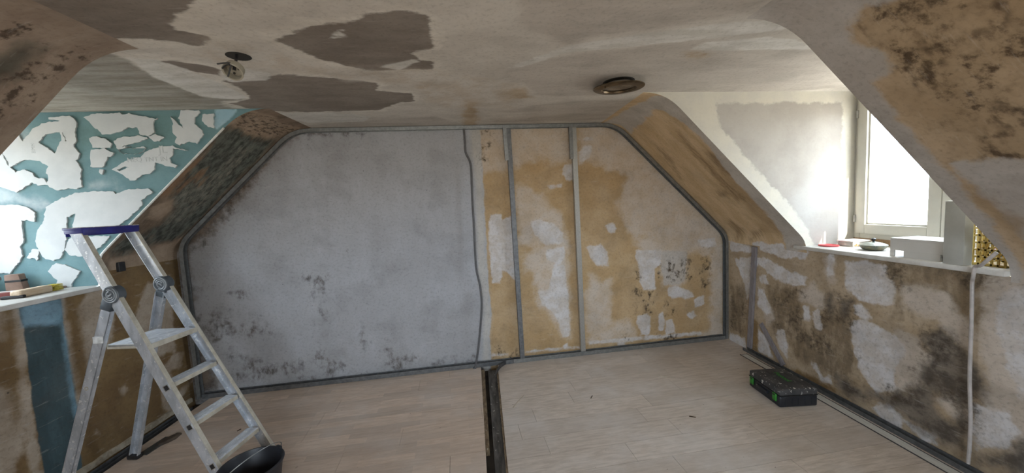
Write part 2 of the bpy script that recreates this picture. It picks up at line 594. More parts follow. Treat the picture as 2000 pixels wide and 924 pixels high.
us, vs = np.arange(-.12, 5.52, .02), np.arange(-.12, 2.44, .02)
Ug, Vg = np.meshgrid(us, vs, indexing='ij')
co = G0 + Ug.reshape(-1, 1) * GT + Vg.reshape(-1, 1) * np.array([0, 0, 1.0])
gl = [
    dict(A=(.40, .265, .13), B=(.47, .32, .17), bs=4, amp=.10, ns=2.6, nr=.68, soft=.12, hi=.02, op=.75, P=[
        C('e', [(130, 60), (620, 60), (1000, 480), (1000, 860), (160, 940)])]),
    # thin plaster haze over the ochre right half
    dict(A=HAZE, B=HAZE2, bs=6, amp=.06, ns=7, soft=.05, op=.85, P=[
        C('n', [(20, 60), (720, 50), (720, 300), (600, 330), (430, 300), (300, 340), (240, 360), (120, 400), (60, 400), (40, 250)]),
        C('e', [(470, 80), (590, 80), (690, 160), (960, 430), (960, 520), (840, 500), (700, 450), (660, 480), (600, 350), (640, 250), (560, 220), (480, 200)]),
        C('o', [(330, 140), (560, 0), (640, 40), (640, 400), (650, 700), (590, 700), (560, 600), (430, 480), (400, 300), (340, 240)]),
        C('n', [(290, 490), (430, 540), (480, 550), (500, 620), (620, 700), (640, 880), (600, 920), (300, 920)]),
        C('o', [(760, 400), (930, 300), (930, 600), (860, 680), (770, 680)]),
        C('p', [(0, 430), (130, 520), (130, 760), (230, 700), (290, 820), (0, 860)]),
        C('p', [(285, 200), (580, 170), (850, 200), (840, 830), (700, 820), (755, 780), (760, 300), (620, 290), (600, 480), (560, 510), (470, 500), (450, 380), (330, 300)])]),
    # white skim patches
    dict(A=WHITE, B=WHITE2, bs=9, amp=.016, ns=14, soft=.012, op=.9, h=.12, P=[
        C('n', [(100, 705), (180, 695), (190, 735), (255, 710), (265, 940), (90, 940)]),
        C('o', [(90, -20), (265, -20), (275, 310), (260, 300), (215, 250), (190, 245), (165, 330), (110, 330), (95, 150)]),
        C('n', [(630, 340), (700, 330), (705, 450), (650, 450), (625, 410)]),
        C('n', [(510, 490), (620, 475), (620, 500), (540, 515)]), C('n', [(740, 150), (850, 140), (850, 165), (760, 170)]),
        C('n', [(745, 250), (780, 205), (830, 200), (835, 260), (800, 300), (740, 340)]),
        C('n', [(390, 760), (450, 740), (560, 760), (620, 830), (640, 900), (500, 920), (420, 840)]),
        C('o', [(480, 100), (610, 80), (610, 160), (580, 210), (490, 170)]),
        C('o', [(430, 380), (500, 380), (540, 200), (610, 210), (640, 400), (655, 690), (600, 710), (570, 600), (520, 520), (450, 480)]),
        C('o', [(760, 80), (870, 60), (910, 110), (920, 215), (850, 210), (810, 180)]),
        C('n', [(930, 780), (1000, 770), (1000, 830), (960, 830)]),
        C('p', [(295, 280), (455, 285), (450, 370), (410, 400), (415, 530), (340, 530), (318, 480), (310, 380), (290, 330)]),
        C('p', [(490, 520), (540, 500), (580, 520), (640, 545), (655, 575), (600, 590), (560, 570), (520, 585), (490, 560)]),
        C('p', [(655, 590), (715, 560), (720, 620), (660, 640)]), C('p', [(605, 680), (650, 660), (670, 690), (640, 715)]),
        C('p', [(305, 690), (360, 675), (385, 700), (380, 810), (330, 810), (300, 740)]),
        C('p', [(435, 680), (460, 665), (475, 720), (460, 785), (430, 780)]), C('p', [(480, 720), (520, 710), (535, 790), (480, 815)]),
        C('p', [(100, 130), (150, 115), (170, 150), (140, 185)]), C('p', [(170, 840), (220, 850), (230, 890), (180, 880)]),
        C('p', [(680, 220), (780, 205), (800, 260), (700, 265)]), C('o', [(600, 760), (630, 750), (640, 790), (605, 785)]),
        C('p', [(0, 848), (700, 790), (700, 808), (0, 872)]), C('o', [(340, 800), (740, 765), (740, 780), (340, 815)]),
        C('o', [(110, 818), (220, 818), (220, 836), (110, 836)])]),
    # grey patch with black specks in the old frame mark
    dict(A=(.50, .46, .41), B=(.55, .52, .49), bs=9, amp=.012, ns=14, soft=.012, op=.8, P=[
        C('p', [(455, 285), (610, 290), (600, 470), (560, 495), (470, 500), (450, 400)])]),
    # smooth greyish white left half
    dict(A=(.475, .485, .515), B=(.42, .425, .445), bs=1.7, amp=.012, ns=10, soft=.008, hi=.3, h=.2, P=[
        C('e', [(130, 40), (142, 200), (150, 350), (158, 500), (162, 600), (175, 720), (168, 800), (180, 980)]) + [(340, 960), (250, 150)]]),
    dict(A=(.58, .555, .51), B=(.52, .50, .47), bs=6, amp=.03, ns=6, soft=.03, op=.85, st=(2, .6, 1), P=[
        C('e', [(95, 60), (136, 60), (146, 350), (156, 560), (170, 720), (165, 800), (172, 960), (140, 960), (150, 720), (128, 560), (118, 350), (112, 200)])]),
    # dirt and mould of the left edge
    dict(A=(.385, .385, .395), amp=.09, ns=5, nr=.7, soft=.10, hi=.02, op=.55, st=(2.4, .6, 1), P=[
        C('c', [(20, 700), (560, 190), (1330, 180), (1390, 924), (20, 924)]), C('d', [(60, 0), (1400, 0), (1440, 420), (120, 560)])]),
    dict(A=(.27, .25, .235), amp=.06, ns=4, soft=.14, hi=.2, op=.6, P=[
        C('c', [(620, 170), (560, 260), (470, 380), (330, 560), (230, 720), (150, 924), (10, 924), (10, 700), (560, 160)]),
        C('d', [(60, 0), (150, 60), (180, 220), (300, 420), (300, 530), (90, 580), (40, 300)])]),
    dict(A=(.06, .045, .035), B=(.17, .125, .09), bs=6, amp=.075, ns=8, nr=.72, soft=.06, op=.92, P=[
        C('c', [(600, 170), (510, 250), (430, 350), (380, 420), (250, 560), (180, 670), (70, 740), (70, 924), (0, 924), (0, 700), (560, 150)]),
        C('d', [(40, 0), (85, 60), (90, 220), (170, 420), (200, 530), (90, 590), (40, 300)])]),
    # fine mould speckle, left half
    dict(A=MOLD, B=MOLD2, amp=.10, ns=15, det=6, nr=.7, mid=.60, soft=.06, hi=.03, lo=.2, op=.8, mod=4.5, st=(1.3, .8, 1), P=[
        C('d', [(120, 60), (330, 60), (420, 180), (480, 290), (440, 560), (330, 520), (200, 420), (120, 260)]),
        C('d', [(380, 410), (700, 390), (1150, 370), (1400, 320), (1450, 410), (700, 490), (380, 520)]),
        C('d', [(640, 0), (720, 0), (700, 400), (660, 400)]), C('d', [(870, 220), (910, 220), (900, 420), (870, 420)]),
        C('d', [(985, 250), (1020, 250), (1040, 400), (990, 400)]),
        C('c', [(360, 400), (400, 420), (170, 730), (60, 780), (60, 700)]), C('c', [(620, 170), (900, 190), (880, 210), (560, 230)]),
        C('c', [(760, 760), (850, 780), (850, 860), (790, 860)]), C('c', [(600, 870), (700, 870), (690, 924), (600, 924)])]),
    dict(A=MOLD, amp=.10, ns=30, det=3, mid=.80, soft=.015, hi=.03, op=.75, P=[
        C('c', [(60, 760), (560, 240), (1350, 220), (1420, 924), (80, 924)]), C('d', [(60, 0), (1440, 0), (1440, 440), (120, 560)])]),
    # black mould, right half
    dict(A=MOLD, B=MOLD2, amp=.10, ns=26, nr=.72, mid=.555, soft=.05, hi=.03, lo=.2, op=1.0, mod=11, st=(1.3, .8, 1), P=[
        C('p', [(430, 815), (570, 805), (560, 860), (430, 865)]), C('p', [(205, 770), (240, 770), (240, 830), (205, 830)]),
        C('p', [(600, 300), (640, 340), (630, 480), (600, 470)]), C('p', [(700, 280), (760, 280), (750, 540), (700, 520)]),
        C('p', [(480, 340), (600, 340), (590, 470), (460, 480)]), C('p', [(270, 380), (320, 400), (310, 680), (285, 680)]),
        C('p', [(480, 600), (550, 600), (530, 690), (480, 690)]), C('p', [(420, 370), (450, 380), (450, 470), (420, 470)]),
        C('p', [(310, 540), (410, 540), (390, 680), (310, 680)]), C('n', [(60, 60), (130, 130), (70, 330), (30, 320), (50, 200)]),
        C('o', [(115, 790), (300, 790), (300, 850), (115, 860)]), C('o', [(1010, 650), (1050, 650), (1050, 720), (1010, 720)])]),
]
wall_back = surface('wall_back', co, np.column_stack([Ug.ravel(), Vg.ravel()]), len(us), len(vs), 'old_gable_wall', (TAN, TAN2, 3.0), gl, gable_suv)
struct(wall_back, 'stained gable end wall, smooth white on one half, ochre with white patches on the other', 'wall')

# ---- ceiling (main and dormer ceilings are one level board)
HOLE1 = onz((466, 110), H)
LAMP_C = onz((1208, 160), H)
us, vs = np.arange(-3.66, 3.37, .0225), np.arange(YB - .05, 4.0, .0225)
Uc, Vc = np.meshgrid(us, vs, indexing='ij')
co = np.column_stack([Uc.ravel(), Vc.ravel(), np.full(Uc.size, H)])
BOARD, BOARD2 = (.205, .175, .148), (.26, .228, .198)
GREYP, GREYP2 = (.46, .42, .375), (.53, .49, .44)
BOARDS = [
        C('k', [(-100, -200), (900, -200), (770, -20), (740, 20), (700, 60), (665, 100), (700, 120), (780, 135), (830, 150), (770, 180), (690, 165), (600, 155), (500, 150), (400, 160), (340, 185), (170, 110), (-60, 10)]),
        C('k', [(1070, 155), (1200, 105), (1400, 80), (1420, 55), (1600, 42), (1665, 50), (1690, 150), (1700, 185), (1610, 210), (1640, 235), (1690, 240), (1690, 270), (1480, 275), (1400, 270), (1250, 230), (1150, 190)]),
        C('k', [(870, 315), (1050, 300), (1100, 290), (1250, 300), (1480, 325), (1470, 355), (1530, 360), (1610, 365), (1620, 395), (1560, 400), (1480, 430), (1200, 438), (1000, 432), (900, 405), (980, 385), (950, 350)]),
        C('k', [(585, 235), (700, 240), (800, 255), (870, 275), (850, 295), (760, 280), (650, 255)])]
cl = [
    dict(A=GREYP, B=GREYP2, bs=3, bst=(.6, 2, 1), amp=.03, ns=7, soft=.03, op=.95, st=(.6, 1.6, 1), P=[
        C('m', [(290, -150), (1700, -150), (1400, 60), (1100, 120), (700, 170), (510, 215), (430, 185), (330, 140), (280, 100)]),
        C('m', [(220, 340), (480, 280), (620, 255), (760, 240), (1000, 215), (1200, 195), (1130, 240), (1400, 245), (1750, 240), (1900, 430), (1500, 447), (900, 455), (480, 470), (360, 465), (340, 430), (300, 390), (220, 380)]),
        C('m', [(140, 550), (400, 510), (620, 490), (860, 485), (840, 530), (640, 545), (200, 550)]),
        C('m', [(150, 600), (190, 580), (700, 545), (740, 560), (700, 585)]),
        C('k', [(1170, 490), (1440, 470), (1700, 455), (1760, 475), (1750, 488), (1200, 497)])]),
    dict(A=(.24, .22, .185), B=(.36, .34, .30), bs=4, bst=(.5, 3, 1), amp=.02, ns=8, soft=.02, st=(.5, 2, 1), hi=.3, P=[
        C('k', [(-80, 450), (340, 195), (440, 210), (500, 235), (600, 300), (800, 380), (980, 385), (1000, 437), (500, 440)])]),
    dict(A=(.72, .685, .62), B=(.62, .58, .51), bs=6, off=.045, amp=.075, ns=7, soft=.04, op=.75, st=(.7, 1.6, 1), hi=.3, P=BOARDS),
    dict(A=BOARD, B=BOARD2, bs=3, amp=.022, ns=12, soft=.010, st=(.7, 1.6, 1), hi=.3, P=BOARDS),
    dict(A=(.70, .685, .65), B=(.58, .565, .52), bs=5, bst=(.6, 2, 1), amp=.016, ns=12, soft=.010, op=.95, st=(.6, 1.6, 1), P=[
        C('k', [(500, 228), (600, 232), (700, 260), (870, 330), (980, 385), (920, 388), (800, 380), (720, 350), (600, 300)]),
        C('k', [(860, 300), (960, 270), (1060, 285), (1040, 315), (900, 320)]),
        C('k', [(1480, 262), (1610, 232), (1640, 238), (1560, 275)]),
        C('k', [(1040, 440), (1300, 440), (1450, 455), (1420, 475), (1200, 480), (1120, 460)]),
        C('m', [(1110, 245), (1200, 205), (1500, 180), (1650, 200), (1740, 240), (1420, 245)]),
        C('m', [(520, 220), (900, 165), (1300, 110), (1550, 100), (1600, 140), (1200, 190), (760, 235), (500, 260), (300, 330), (230, 330)]),
        C('k', [(1290, 145), (1340, 115), (1330, 130), (1360, 145), (1290, 155)])]),
    dict(A=(.40, .28, .15), B=(.48, .38, .26), amp=.05, ns=9, soft=.04, op=.75, P=[
        C('k', [(1810, 390), (1860, 400), (1865, 490), (1810, 490)]), C('k', [(1640, 320), (1700, 310), (1690, 340), (1640, 345)]),
        C('m', [(140, 440), (300, 430), (340, 475), (200, 490)]), C('m', [(1100, 260), (1210, 255), (1200, 275), (1110, 280)])]),
    dict(A=(.50, .42, .33), B=PLASTER, amp=.08, ns=4, soft=.06, op=.6, P=[
        C('k', [(1150, 250), (1500, 280), (1800, 270), (2000, 330), (2000, 420), (1700, 420), (1600, 330), (1200, 290)]),
        C('k', [(850, 150), (1080, 200), (1200, 280), (900, 250), (700, 210)])]),
]
ceiling = surface('ceiling', co, co[:, :2].copy(), len(us), len(vs), 'patched_ceiling', (PLASTER, PLASTER2, 2.5, (.7, 1.4, 1)), cl,
                  lambda p: tuple(onz(p, H)[:2]) if ray(p)[2] > .03 else tuple(onz((p[0], p[1] - 60), H)[:2]),
                  kill=[(HOLE1[0], HOLE1[1], .052), (LAMP_C[0], LAMP_C[1], .10)])
struct(ceiling, 'plastered ceiling with dark bare board patches and a lighter smear', 'ceiling')

# ---- sloped roof surfaces
fR, fL = slope_suv(1), slope_suv(-1)
co, sv, a, b = grid_slope(1, yR_far, yg)
o = surface('wall_right_slope_far', co, sv, a, b, 'ochre_slope', ((.56, .405, .235), (.66, .50, .315), 5, (.5, 1.6, 1)), [
    dict(A=(.34, .23, .12), amp=.07, ns=6, soft=.09, op=.6, st=(.4, 1.8, 1), P=[
        C('z', [(250, 300), (450, 450), (700, 730), (800, 880), (640, 830), (450, 620), (300, 420)])]),
    dict(A=(.13, .08, .04), B=(.20, .13, .07), amp=.07, ns=18, nr=.7, soft=.06, hi=.03, op=.65, mid=.55, st=(.5, 2.0, 1), P=[
        C('z', [(130, 260), (200, 330), (420, 560), (530, 650), (480, 670), (380, 560), (200, 370)]),
        C('z', [(430, 770), (520, 830), (500, 880), (430, 800)]), C('z', [(360, 600), (420, 600), (420, 640), (370, 640)]),
        C('z', [(560, 840), (620, 830), (610, 880), (570, 880)]), C('z', [(0, 340), (100, 420), (150, 540), (60, 420)]),
        C('z', [(300, 380), (420, 450), (480, 560), (380, 480)])]),
    dict(A=(.57, .53, .48), B=(.50, .46, .41), amp=.03, ns=9, soft=.02, P=[
        C('z', [(-60, 60), (0, 20), (60, 30), (140, 90), (900, 890), (840, 960), (760, 890), (680, 770), (570, 660), (470, 550), (395, 465), (300, 330), (170, 215), (40, 130), (0, 140)]),
        C('m', [(720, 560), (860, 480), (970, 440), (1060, 490), (1000, 510), (960, 530), (880, 600), (830, 650), (780, 600)])]),
    dict(A=WHITE, B=WHITE2, amp=.03, ns=12, soft=.012, P=[
        C('z', [(430, 870), (500, 890), (520, 960), (420, 960)]), C('z', [(600, 890), (760, 900), (820, 960), (590, 960)])]),
], fR)
struct(o, 'ochre stained sloping wall strip between gable wall and window dormer', 'wall')
co, sv, a, b = grid_slope(1, lambda x: YB, lambda x: Y_R_NEAR)
o = surface('wall_right_slope_near', co, sv, a, b, 'spotted_slope', ((.45, .335, .215), (.53, .41, .28), 3, (.8, 1.2, 1)), [
    dict(A=(.31, .22, .13), amp=.10, ns=3.5, soft=.10, op=.7, hi=.03, mid=.55, P=[
        C('j', [(30, 140), (200, 20), (300, -200), (1700, -300), (1700, 860), (600, 860), (400, 620), (230, 450), (280, 300)])]),
    dict(A=(.055, .035, .02), B=(.11, .075, .045), amp=.10, ns=19, det=5, nr=.6, mid=.575, soft=.05, hi=.02, lo=.2, op=.9, mod=5, st=(.7, 1, 1), P=[
        C('j', [(60, 140), (200, 20), (300, -200), (1700, -300), (1700, 860), (600, 860), (480, 620), (330, 450), (280, 300)])]),
    dict(A=(.05, .03, .018), B=(.10, .07, .04), amp=.10, ns=22, det=5, nr=.65, mid=.53, soft=.05, hi=.02, lo=.2, op=.9, P=[
        C('j', [(180, 90), (200, 40), (300, 10), (420, -20), (560, 0), (440, 60), (480, 120), (340, 130), (280, 70)]),
        C('j', [(880, 250), (940, 180), (1000, 170), (1000, 270), (900, 290)]), C('j', [(320, 270), (450, 260), (500, 380), (400, 400), (330, 350)]),
        C('j', [(740, 320), (820, 350), (820, 400), (760, 400)]), C('j', [(600, 480), (720, 500), (760, 560), (640, 540)])]),
    dict(A=(.49, .46, .43), B=(.43, .395, .36), amp=.03, ns=9, soft=.018, hi=.3, P=[
        C('j', [(-600, -400), (400, -160), (280, 10), (150, 40), (30, 140), (40, 190), (100, 240), (230, 270), (270, 300), (270, 380), (220, 420), (170, 430), (230, 520), (330, 650), (480, 820), (560, 890), (700, 1050), (900, 1300), (1050, 1500), (900, 1700), (-600, 350)]),
        C('h', [(990, 548), (1100, 535), (1232, 532), (1500, 528), (1600, 1000), (1232, 800), (1180, 740), (1100, 660), (1030, 600)])]),
    dict(A=(.30, .21, .12), amp=.05, ns=7, soft=.05, op=.7, P=[
        C('h', [(1040, 620), (1090, 680), (1190, 770), (1260, 860), (1240, 740), (1130, 680)])]),
], fR)
struct(o, 'brown sloping wall spotted with dark mould beside window dormer', 'wall')
co, sv, a, b = grid_slope(-1, yL_far, yg)
o = surface('wall_left_slope_far', co, sv, a, b, 'mouldy_slope', ((.17, .125, .088), (.27, .205, .15), 7, (.8, 1.4, 1)), [
    dict(A=(.038, .05, .044), B=(.145, .165, .145), bs=14, bst=(.9, 1.4, 1), amp=.06, ns=9, soft=.05, st=(.5, 1.8, 1), hi=.3, op=.92, P=[
        C('s', [(640, 160), (800, 180), (900, 225), (1000, 235), (900, 350), (760, 490), (600, 660), (480, 770), (330, 810), (290, 740), (390, 690), (450, 600), (430, 480), (500, 420), (600, 330), (640, 250)]),
        C('s', [(110, 820), (200, 760), (330, 740), (320, 800), (150, 860)])]),
    dict(A=(.36, .33, .27), amp=.09, ns=24, nr=.7, soft=.06, hi=.02, mid=.59, st=(.7, 1.5, 1), op=.55, P=[
        C('s', [(500, 560), (820, 280), (900, 260), (640, 560), (500, 680), (380, 700)]), C('s', [(420, 560), (620, 420), (600, 500), (460, 620)])]),
    dict(A=(.30, .17, .09), amp=.08, ns=9, soft=.04, hi=.02, mid=.55, st=(.4, 1.8, 1), op=.7, P=[
        C('s', [(660, 220), (700, 190), (520, 480), (400, 560), (380, 500), (560, 330)]), C('s', [(540, 400), (640, 380), (600, 480), (540, 480)])]),
    dict(A=(.40, .31, .23), B=(.33, .25, .18), bs=8, amp=.03, ns=10, soft=.025, P=[
        C('s', [(690, 160), (760, 80), (860, 40), (960, 60), (1010, 110), (1170, 140), (1150, 160), (1050, 180), (990, 225), (920, 220), (850, 195), (800, 165)]),
        C('s', [(330, 600), (440, 560), (430, 620), (380, 670), (310, 660)]),
        C('s', [(70, 880), (250, 850), (470, 780), (520, 740), (480, 860), (460, 990), (40, 990)])]),
    dict(A=(.06, .045, .03), amp=.10, ns=22, mid=.58, soft=.03, hi=.02, op=.8, st=(2, .7, 1), P=[
        C('s', [(740, 120), (860, 60), (940, 70), (1010, 120), (1150, 155), (1000, 215), (850, 190)])]),
], fL)
struct(o, 'dark green mouldy sloping wall strip beside gable wall', 'wall')
co, sv, a, b = grid_slope(-1, lambda x: YB, lambda x: Y_L_NEAR)
o = surface('wall_left_slope_near', co, sv, a, b, 'mouldy_slope_near', ((.34, .275, .22), (.265, .205, .16), 5, (.8, 1.4, 1)), [
    dict(A=(.04, .04, .03), B=(.10, .10, .085), bs=6, amp=.05, ns=6, soft=.05, op=.9, P=[
        C('l', [(-300, 560), (0, 430), (100, 350), (200, 320), (380, 380), (330, 420), (200, 500), (130, 600), (60, 660), (-200, 760)])]),
    dict(A=(.05, .035, .025), amp=.10, ns=18, mid=.57, soft=.03, hi=.02, op=.85, st=(1, 1, 1), P=[
        C('l', [(200, 560), (350, 450), (560, 350), (760, 385), (350, 600), (130, 830), (-100, 1000), (-100, 800)]),
        C('l', [(0, 130), (100, 170), (200, 160), (150, 260), (0, 280)])]),
], fL)
struct(o, 'brown mouldy sloping wall overhead beside turquoise dormer', 'wall')


# ---- knee walls
def knee(xw, ztop, y0, y1f, name, mat, base, layers, label):
    ys = np.linspace(0, 1, int((y1f - y0) / .02))
    Y = y0 + (y1f - y0) * ys
    t = np.linspace(0, 1, 62)
    Yg, Tg = np.meshgrid(Y, t, indexing='ij')
    zt = np.array([ztop(y) for y in Y])[:, None]
    Z = -.12 + (zt + .12) * Tg
    co = np.stack([np.full_like(Yg, xw), Yg, Z], -1).reshape(-1, 3)
    sv = np.stack([Yg, Z], -1).reshape(-1, 2)

    def f(p):
        q = onpl(p, (xw, 0, 0), np.array([1.0, 0, 0]))
        return (q[1], q[2])
    o = surface(name, co, sv, len(Y), len(t), mat, base, layers, f)
    return struct(o, label, 'wall')


KB, KB2 = (.40, .305, .20), (.50, .40, .285)
knee(XR, lambda y: SILL_R - .03 if Y_R_NEAR - .02 < y < yR_far(XR) + .02 else ZKR - .088, YB, yg(XR) + .01, 'wall_right', 'mouldy_knee_wall', (KB, KB2, 4), [
    dict(A=(.15, .11, .07), B=(.24, .18, .11), bs=8, amp=.08, ns=9, soft=.05, op=.75, hi=.03, mid=.5, st=(1.6, .7, 1), P=[
        C('q', [(380, 640), (540, 540), (700, 560), (790, 760), (680, 880), (540, 780), (400, 730)]),
        C('q', [(250, 300), (420, 330), (460, 560), (330, 640), (250, 520)]), C('q', [(20, 300), (110, 320), (110, 600), (20, 560)]),
        C('q', [(560, 480), (720, 470), (740, 640), (560, 640)]), C('r', [(140, 70), (570, 100), (570, 300), (420, 300), (330, 240), (200, 270), (150, 200)])]),
    dict(A=HAZE2, B=(.54, .47, .40), bs=6, amp=.04, ns=8, soft=.03, op=.85, P=[
        C('q', [(430, 310), (520, 290), (590, 370), (580, 430), (510, 420), (440, 390)]),
        C('q', [(590, 120), (650, 110), (650, 260), (610, 285), (580, 200)]), C('q', [(210, 420), (270, 440), (290, 510), (240, 540)]),
        C('r', [(210, 150), (400, 180), (430, 260), (480, 300), (490, 420), (420, 380), (360, 300), (220, 260)]),
        C('r', [(560, 130), (800, 110), (800, 950), (700, 950), (640, 760), (560, 680), (540, 480), (510, 380)]),
        C('r', [(200, 340), (270, 370), (350, 470), (310, 510), (240, 600), (170, 600)]),
        C('r', [(350, 620), (480, 600), (480, 760), (420, 700)])]),
    dict(A=WHITE, B=WHITE2, bs=9, amp=.022, ns=14, soft=.012, h=.15, P=[
        C('q', [(20, 10), (110, 60), (180, 90), (140, 105), (60, 95), (20, 90)]), C('q', [(190, 30), (330, 60), (500, 90), (470, 140), (330, 130), (200, 90)]),
        C('q', [(45, 140), (140, 130), (240, 135), (300, 175), (380, 215), (480, 250), (475, 300), (410, 305), (330, 285), (280, 255), (190, 170), (150, 230), (140, 340), (125, 410), (105, 300), (70, 200)]),
        C('q', [(190, 240), (235, 240), (250, 290), (195, 285)]), C('q', [(185, 310), (215, 320), (260, 430), (270, 470), (240, 480), (185, 420)]),
        C('q', [(460, 420), (500, 425), (505, 510), (460, 510)]), C('q', [(515, 450), (560, 445), (568, 570), (540, 570), (515, 500)]),
        C('q', [(600, 120), (645, 115), (640, 230), (600, 260)]),
        C('r', [(-20, 65), (70, 65), (150, 85), (155, 120), (185, 160), (180, 235), (140, 255), (90, 230), (30, 215), (-20, 170)]),
        C('r', [(10, 240), (50, 240), (90, 290), (60, 305), (20, 280)]),
        C('r', [(5, 310), (60, 300), (120, 330), (190, 370), (230, 430), (180, 520), (190, 590), (110, 600), (70, 550), (30, 480), (10, 400)]),
        C('r', [(85, 660), (130, 640), (180, 650), (215, 700), (210, 745), (150, 720)]), C('r', [(220, 710), (350, 770), (350, 810), (290, 790)]),
        C('r', [(600, 200), (720, 160), (800, 500), (690, 620), (640, 480), (600, 350)]), C('r', [(500, 640), (640, 680), (700, 760), (640, 810), (520, 830), (500, 760)]),
        C('q', [(15, 580), (110, 620), (115, 680), (15, 650)]), C('q', [(185, 560), (240, 620), (280, 740), (190, 700)]),
        C('q', [(300, 570), (340, 565), (365, 640), (360, 740), (320, 690), (300, 620)]), C('q', [(510, 765), (540, 770), (570, 850), (620, 850), (640, 900), (570, 880)])]),
    dict(A=(.06, .052, .045), B=(.20, .17, .14), bs=10, amp=.045, ns=8, soft=.04, op=.9, hi=.2, P=[
        C('r', [(280, 375), (330, 345), (400, 345), (480, 430), (545, 540), (555, 630), (490, 600), (480, 700), (470, 830), (400, 810), (300, 760), (200, 680), (120, 620), (60, 640), (-60, 570), (-60, 530), (110, 600), (200, 590), (270, 560), (300, 500), (340, 470)]),
        C('r', [(560, 850), (720, 780), (760, 950), (520, 870)]), C('q', [(585, 400), (620, 350), (650, 380), (640, 480), (600, 470)]),
        C('q', [(680, 370), (750, 390), (700, 480), (680, 440)])],
        N=[C('r', [(360, 620), (420, 600), (470, 680), (440, 740), (370, 690)])]),
    dict(A=MOLD, B=MOLD2, amp=.10, ns=30, nr=.7, mid=.57, soft=.06, hi=.02, lo=.2, op=.8, mod=4, P=[
        C('r', [(140, 70), (570, 100), (570, 150), (420, 230), (330, 180), (200, 190), (150, 150)]), C('r', [(-60, 500), (120, 560), (300, 480), (280, 340), (420, 330), (560, 560), (500, 850), (100, 660)]),
        C('q', [(20, 280), (110, 320), (110, 600), (20, 560)]), C('q', [(240, 300), (760, 360), (800, 800), (560, 800), (300, 560)])]),
    dict(A=(.30, .19, .075), B=(.22, .14, .06), amp=.03, ns=9, soft=.02, op=.9, P=[
        C('q', [(150, 500), (185, 500), (185, 700), (140, 690)]), C('q', [(380, 800), (470, 830), (560, 870), (680, 940), (560, 950), (380, 830)]),
        C('r', [(-40, 610), (60, 680), (240, 790), (480, 890), (480, 930), (200, 790), (-40, 660)])]),
], 'low side wall under window sill with white patches and black mould')
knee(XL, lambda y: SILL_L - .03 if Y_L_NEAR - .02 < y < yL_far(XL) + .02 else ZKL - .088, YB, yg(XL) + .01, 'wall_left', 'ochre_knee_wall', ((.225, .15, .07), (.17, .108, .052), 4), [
    dict(A=(.44, .37, .295), B=(.36, .29, .22), bs=6, amp=.035, ns=7, soft=.02, P=[
        C('u', [(-60, 500), (30, 510), (60, 700), (110, 680), (140, 760), (100, 840), (60, 1000), (-60, 1000)]),
        C('u', [(60, 120), (110, 120), (150, 560), (215, 1000), (140, 1000), (100, 640), (75, 400)]),
        C('u', [(280, 90), (300, 95), (385, 590), (372, 640), (300, 240)]),
        C('u', [(360, 150), (420, 60), (520, 60), (540, 300), (420, 430), (400, 420), (380, 280)]),
        C('b', [(540, 230), (620, 200), (640, 480), (560, 500), (480, 360)]),
        C('t', [(425, 285), (490, 245), (525, 280), (490, 325)]), C('t', [(250, 590), (280, 585), (295, 620), (260, 630)]),
        C('t', [(740, 190), (860, 0), (940, 0), (930, 100), (840, 150), (900, 300), (1020, 200), (870, 430), (780, 470), (770, 330)]),
        C('u', [(-60, 150), (20, 150), (40, 300), (-60, 330)])]),
    dict(A=(.17, .11, .05), amp=.05, ns=5, soft=.05, op=.7, P=[
        C('u', [(0, 160), (70, 190), (105, 640), (60, 690), (0, 520)]), C('u', [(310, 110), (370, 130), (410, 440), (385, 560), (330, 300)]),
        C('b', [(600, 130), (660, 150), (700, 640), (660, 600), (640, 300)])]),
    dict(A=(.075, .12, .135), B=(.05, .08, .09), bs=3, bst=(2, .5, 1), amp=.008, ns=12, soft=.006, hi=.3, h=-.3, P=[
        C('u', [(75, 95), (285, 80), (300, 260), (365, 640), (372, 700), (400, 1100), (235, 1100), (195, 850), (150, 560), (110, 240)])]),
    dict(A=(.25, .41, .52), B=(.19, .325, .41), bs=5, amp=.010, ns=10, soft=.02, hi=.3, P=[
        C('u', [(75, 95), (285, 80), (298, 222), (110, 236)]), C('u', [(285, 200), (300, 240), (366, 640), (350, 660), (310, 420)])]),
    dict(A=MOLD, amp=.10, ns=24, det=2, mid=.80, soft=.02, hi=.02, op=.8, P=[C('u', [(0, 120), (700, 120), (700, 800), (0, 900)])]),
], 'ochre low side wall with plaster patches and a blue painted stripe')


# ---- dormer cheeks, outer walls, rear wall
def zprof(x, sgn):
    P = PR if sgn > 0 else PL
    return float(np.interp(x, P[:, 0], P[:, 1])) if sgn > 0 else float(np.interp(-x, -P[:, 0], P[:, 1]))


def cheek(sgn, yf, x_in, x_out, sill, name, mat, base, layers, label, visible=True, thick=0.0):
    xs = np.linspace(x_in, x_out, 92)
    t = np.linspace(0, 1, 70)
    xw = XR if sgn > 0 else XL
    zb = np.array([zprof(x, sgn) if abs(x) < abs(xw) - 1e-6 else sill - .035 for x in xs])
    X, T = np.meshgrid(xs, t, indexing='ij')
    Z = zb[:, None] + (H - zb[:, None]) * T
    Y = np.array([yf(x) for x in xs])[:, None] + 0 * T
    co = np.stack([X, Y, Z], -1).reshape(-1, 3)
    sv = np.stack([X, Z], -1).reshape(-1, 2)
    P0 = np.array([xs[0], yf(xs[0]), 0]); d = np.array([xs[-1] - xs[0], yf(xs[-1]) - yf(xs[0]), 0])
    n = np.array([-d[1], d[0], 0])

    def f(p):
        q = onpl(p, P0, n)
        return (q[0], q[2])
    o = surface(name, co, sv, len(xs), len(t), mat, base, layers, f)
    return struct(o, label, 'wall'), f


